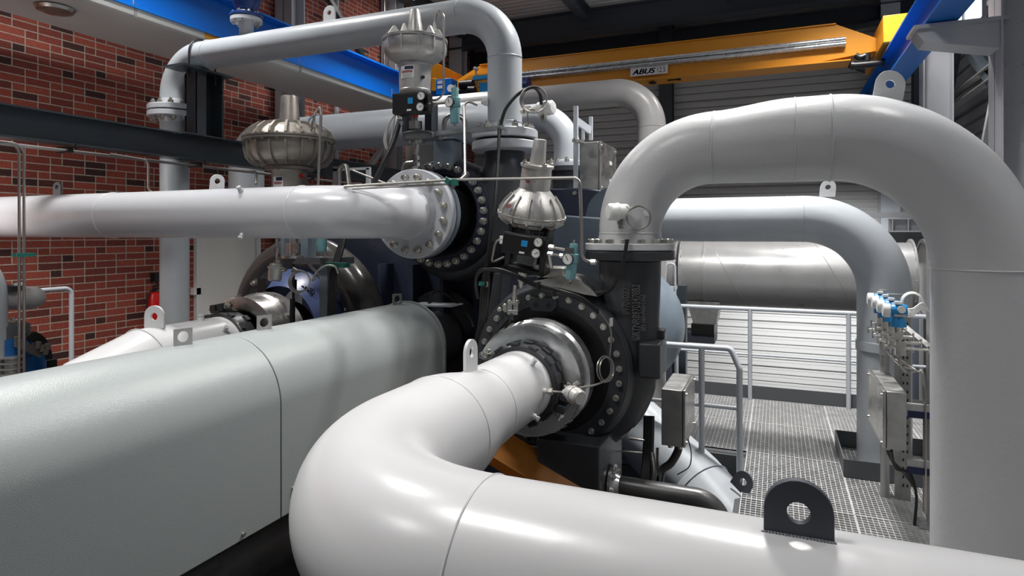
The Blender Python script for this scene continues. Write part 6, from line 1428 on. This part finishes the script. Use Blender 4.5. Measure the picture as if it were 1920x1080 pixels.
# ================================================================== below the walkway edge: sloping pipe, dark pipe, hoses
t = thing('process_pipe', 'wide pale grey mitred pipe below the walkway edge with a dark lug', 'pipe', PD(1300, 900, 4.9))
p0 = PD(1180, 790, 5.5); p1 = PD(1300, 905, 5.1); p2 = PD(1372, 985, 4.75); 
b = MB(); b.tube([p0, p1, p2, Vector((p2.x + 0.02, p2.y - 0.1, 0.8))], [0.27, 0.27, 0.27, 0.27], 56); obj('pipe_body', b, 'pipe_blue', t, ang=15)
d_ = (p2 - p1).normalized(); weld(t, p1 + d_ * 0.1, d_, 0.27, 'pipe_blue')
b = MB(); b.plate_hole(PD(1384, 918, 4.72), (0.75, -0.25, -0.6), (0.5, 0, 0.85), 0.15, 0.15, 0.02, 0.026); obj('lifting_lug', b, 'lug_dark', t)
t = thing('drain_line', 'dark steel pipe with elbow under the walkway edge right of the casing foot', 'pipe', PY(1150, 912, 3.95))
pA = PY(1146, 908, 3.95); b = MB(); b.tube(bend([pA, Vector((PY(1352, 930, 3.95).x, 3.95, pA.z)), Vector((PY(1352, 930, 3.95).x + 0.02, 3.95, 0.8))], 0.15, 12), 0.060, 32); obj('pipe_body', b, 'darktube', t)
b = MB(); b.lathe([(0.06, 0), (0.125, 0), (0.125, 0.02), (0.075, 0.025), (0.06, 0.06)], pA + Vector((0.0, 0, 0)), (1, 0, 0), 40, closed=True); obj('flange', b, 'brushed', t)
bolts(t, pA + Vector((0.02, 0, 0)), (1, 0, 0), 0.10, 8, BOLT)
b = MB(); b.bb((pA.x - 0.42, 3.7, 0.9), (pA.x - 0.01, 4.3, E - 1.30)); tag(obj('casing_support', b, 'darkcast', bev=0.01), 'dark block support under the right stage beside the drain line flange', 'support')
b = MB(); q0 = PY(1175, 945, 4.2); q1 = PY(1345, 985, 4.2); b.bb((q0.x, 4.15, q1.z - 0.08), (q1.x, 4.30, q0.z + 0.02)); tag(obj('base_channel', b, 'kick'), 'dark channel beam under the drain line', 'steel beam')
t = thing('hose_bundle', 'thick black hoses running down under the lower terminal box', 'hoses', PY(1230, 880, 4.3))
tubeobj('hose', [PY(1272, 824, 4.5), PY(1271, 845, 4.5), PY(1258, 868, 4.45), PY(1240, 885, 4.4), PY(1236, 930, 4.3), PY(1236, 1000, 4.3)], 0.028, 'rubber', t, smooth=True)
for k in range(3): tubeobj('hose', [PY(1212 + 5 * k, 780, 4.35), PY(1210 + 5 * k, 850, 4.3), PY(1204 + 5 * k, 915, 4.2), PY(1198 + 4 * k, 990, 4.2)], 0.020, 'rubber', t, smooth=True)
tubeobj('hose', [PY(1222, 850, 4.3), PY(1226, 890, 4.2), PY(1218, 920, 4.15), PY(1205, 935, 4.15)], 0.018, 'rubber', t, smooth=True)
b = MB(); b.bb(PY(1230, 892, 4.35), PY(1235, 840, 4.35) + Vector((0, 0.02, 0))); b.tube([PY(1152, 845, 4.3), PY(1208, 850, 4.3)], 0.008, 8); b.tube([PY(1180, 822, 4.3), PY(1208, 826, 4.3)], 0.008, 8); obj('bar', b, 'stainless', t)
tubeobj('wire', [PY(1290, 822, 4.5), PY(1296, 850, 4.5), PY(1292, 875, 4.5), PY(1270, 890, 4.5)], 0.004, 'rubber', t, smooth=True)
# blue grey bell behind the right stage
b = MB(); cB = PY(1139, 622, 6.75); b.lathe([(0, -0.02), (0.3, -0.02), (0.5, 0.02), (0.66, 0.10), (0.735, 0.26), (0.74, 0.7), (0, 0.7)], cB, (0, 1, 0), 72)
tag(obj('end_bell', b, 'steelblue', ang=40), 'rounded blue grey housing behind the neck with cast numbers', 'housing')
t = thing('grab_handle', 'thin grey grab handle behind the right flange', 'handle', PY(1262, 520, 6.0))
g1, g2, g3, g4 = [PY(u, v, 7.7) for u, v in ((1246, 540), (1250, 494), (1266, 494), (1268, 540))]; g4.z = GZ - 0.1
tubeobj('bar', [g1, g2, g3, g4], 0.012, 'rail', t, 0.05)
b = MB(); b.bb(PY(1243, 542, 7.7), PY(1268, 538, 7.7) + Vector((0, 0.1, 0))); obj('foot', b, 'rail', t)

# ================================================================== left background: pump, guard rail, extinguisher
t = thing('guard_rail', 'grey bent tube guard in front of the brick wall at the far left', 'railing', (-6.6, 3.8, 2.05))
ru = [PX(30, 547, -6.62), PX(134, 539, -6.62)]; zt_ = E - 0.565
rail_tube(t, [(-6.62, ru[0].y - 1.5, zt_), (-6.62, ru[1].y, zt_), (-6.62, ru[1].y, 2.05)], 0.07, 'handrail', 0.022)
t = thing('fire_extinguisher', 'red fire extinguisher hanging on the brick wall behind the grey riser', 'fire extinguisher', (XL + 0.1, 5.55, 2.9))
q = PX(290, 575, XL + 0.11)
b = MB(); b.lathe([(0, -0.34), (0.08, -0.34), (0.085, -0.32), (0.085, 0.12), (0.07, 0.17), (0.03, 0.19), (0, 0.19)], q, (0, 0, 1), 32); obj('cylinder', b, 'red', t)
b = MB(); b.cyl(q + Vector((0, 0, 0.18)), q + Vector((0, 0, 0.24)), 0.025, 14); b.bar(q + Vector((0, -0.02, 0.25)), q + Vector((0.0, 0.09, 0.29)), 0.02, 0.015); b.bar(q + Vector((0, -0.02, 0.22)), q + Vector((0.0, 0.09, 0.23)), 0.02, 0.012); obj('valve_lever', b, 'black', t)
tubeobj('hose', [q + Vector((0.0, -0.02, 0.22)), q + Vector((0.03, -0.10, 0.18)), q + Vector((0.03, -0.13, 0.05)), q + Vector((0.03, -0.11, -0.12))], 0.011, 'rubber', t, smooth=True)
b = MB(); b.bb(q + Vector((-0.11, -0.03, -0.05)), q + Vector((-0.05, 0.03, 0.1))); obj('wall_bracket', b, 'black', t)
b = MB(); q = PX(292, 520, XL + 0.05); b.bb(q + Vector((-0.05, -0.04, -0.05)), q + Vector((0.04, 0.05, 0.06))); tag(obj('alarm_box', b, 'black'), 'small black box on the brick wall above the extinguisher', 'wall box')
b = MB(); q = PX(367, 547, XL + 0.03); b.bb(q + Vector((-0.03, -0.06, -0.04)), q + Vector((0.03, 0.06, 0.05))); tag(obj('wall_socket', b, 'white'), 'white wall socket on the bricks beside the cream door', 'wall socket')
# blue pump
PXX = -5.95
pp = lambda u, v, X=PXX: PX(u, v, X)
t = thing('blue_pump', 'blue oil pump set with hoses in the bottom left corner by the brick wall', 'pump', pp(40, 690))
b = MB(); b.bb(pp(-60, 790), pp(72, 690) + Vector((-0.4, 0, 0))); b.bb(pp(-60, 790), pp(8, 668) + Vector((-0.3, 0, 0))); obj('motor_frame', b, 'blue_l', t, bev=0.02)
b = MB(); b.cyl(pp(50, 760), pp(50, 664), 0.14, 32); obj('motor_body', b, 'blue_l', t)
b = MB(); q = pp(22, 700)
b.cyl(pp(22, 760, -5.75), pp(22, 668, -5.75), 0.055, 24)
for k in range(9): b.lathe([(0.05, 0), (0.085, 0), (0.085, 0.012), (0.05, 0.012)], pp(22, 760, -5.75) + Vector((0, 0, 0.03 + 0.045 * k)), (0, 0, 1), 28, closed=True)
obj('finned_cooler', b, 'cast_bright', t)
b = MB(); b.bb(pp(73, 720), pp(108, 672) + Vector((-0.2, 0, 0))); obj('control_box', b, 'black', t, bev=0.006)
b = MB(); b.bb(pp(56, 712), pp(70, 664) + Vector((-0.1, 0, 0))); b.cyl(pp(60, 664), pp(64, 640), 0.03, 12); obj('blue_bracket', b, 'blue_l', t, bev=0.006)
for k in range(5): tubeobj('pump_hose', [pp(4, 660 + 2 * k, -5.85), pp(30, 650 - 3 * k, -5.8), pp(60, 625 + 3 * k, -5.78), pp(85 - 3 * k, 640 + 2 * k, -5.8), pp(96 - 2 * k, 672, -5.85)], 0.016, 'rubber', t, smooth=True)
for k in range(4): tubeobj('copper_tube', [pp(28, 632 + 5 * k, -5.7), pp(50, 645 + 4 * k, -5.7), pp(75, 660 + 3 * k, -5.72)], 0.012, 'cast', t, smooth=True)
b = MB()
for (u, v) in ((78, 658), (84, 664), (70, 652), (88, 655)): b.hex(pp(u, v, -5.7), (0.3, 0, 1), 0.04, 0.05)
obj('fittings', b, 'cast', t)
b = MB(); b.lathe([(0, 0), (0.17, 0), (0.17, 0.10), (0.12, 0.12), (0, 0.12)], pp(10, 632), (0, 0, 1), 40); obj('pump_flange', b, 'kick', t)
b = MB(); b.lathe([(0, -0.16), (0.19, -0.16), (0.19, 0.0), (0, 0.0)], pp(10, 632), (0, 0, 1), 40); obj('pump_cover', b, 'blue_l', t)
for (u, v) in ((11, 600), (24, 596)): inst('bolt', BOLT_L, t, pp(u, v + 14), (0, 0, 1), scale=1.3)
t = thing('suction_pipe', 'short grey pipe with rounded end and dark flange above the blue pump', 'pipe', pp(30, 565))
b = MB(); b.tube([pp(-70, 562), pp(60, 558)], 0.098, 36); b.lathe([(0.098, 0), (0.09, 0.04), (0.06, 0.08), (0, 0.095)], pp(60, 558), pp(60, 558) - pp(-70, 562), 36); obj('pipe_body', b, 'pipe_warm', t)
b = MB(); b.lathe([(0, 0), (0.13, 0), (0.13, 0.04), (0, 0.04)], pp(6, 545), (0, 0, 1), 32); obj('dark_flange', b, 'blackiron', t)
b = MB(); b.hex(pp(24, 540, -5.9), (0, 1, 0.1), 0.07, 0.08); b.cyl(pp(24, 540, -5.9), pp(46, 540, -5.9), 0.03, 14); obj('white_cap', b, 'white', t)
b = MB(); b.tube(bend([(-5.9, 1.5, ZV2 - 0.35), (-5.9, PX(-23, 470, -5.9).y, ZV2 - 0.35), (-5.9, PX(-23, 470, -5.9).y, 2.3)], 0.3, 12), 0.13, 32); tag(obj('bent_pipe', b, 'pipe_blue'), 'grey pipe curving down at the extreme left below the white pipe', 'pipe')
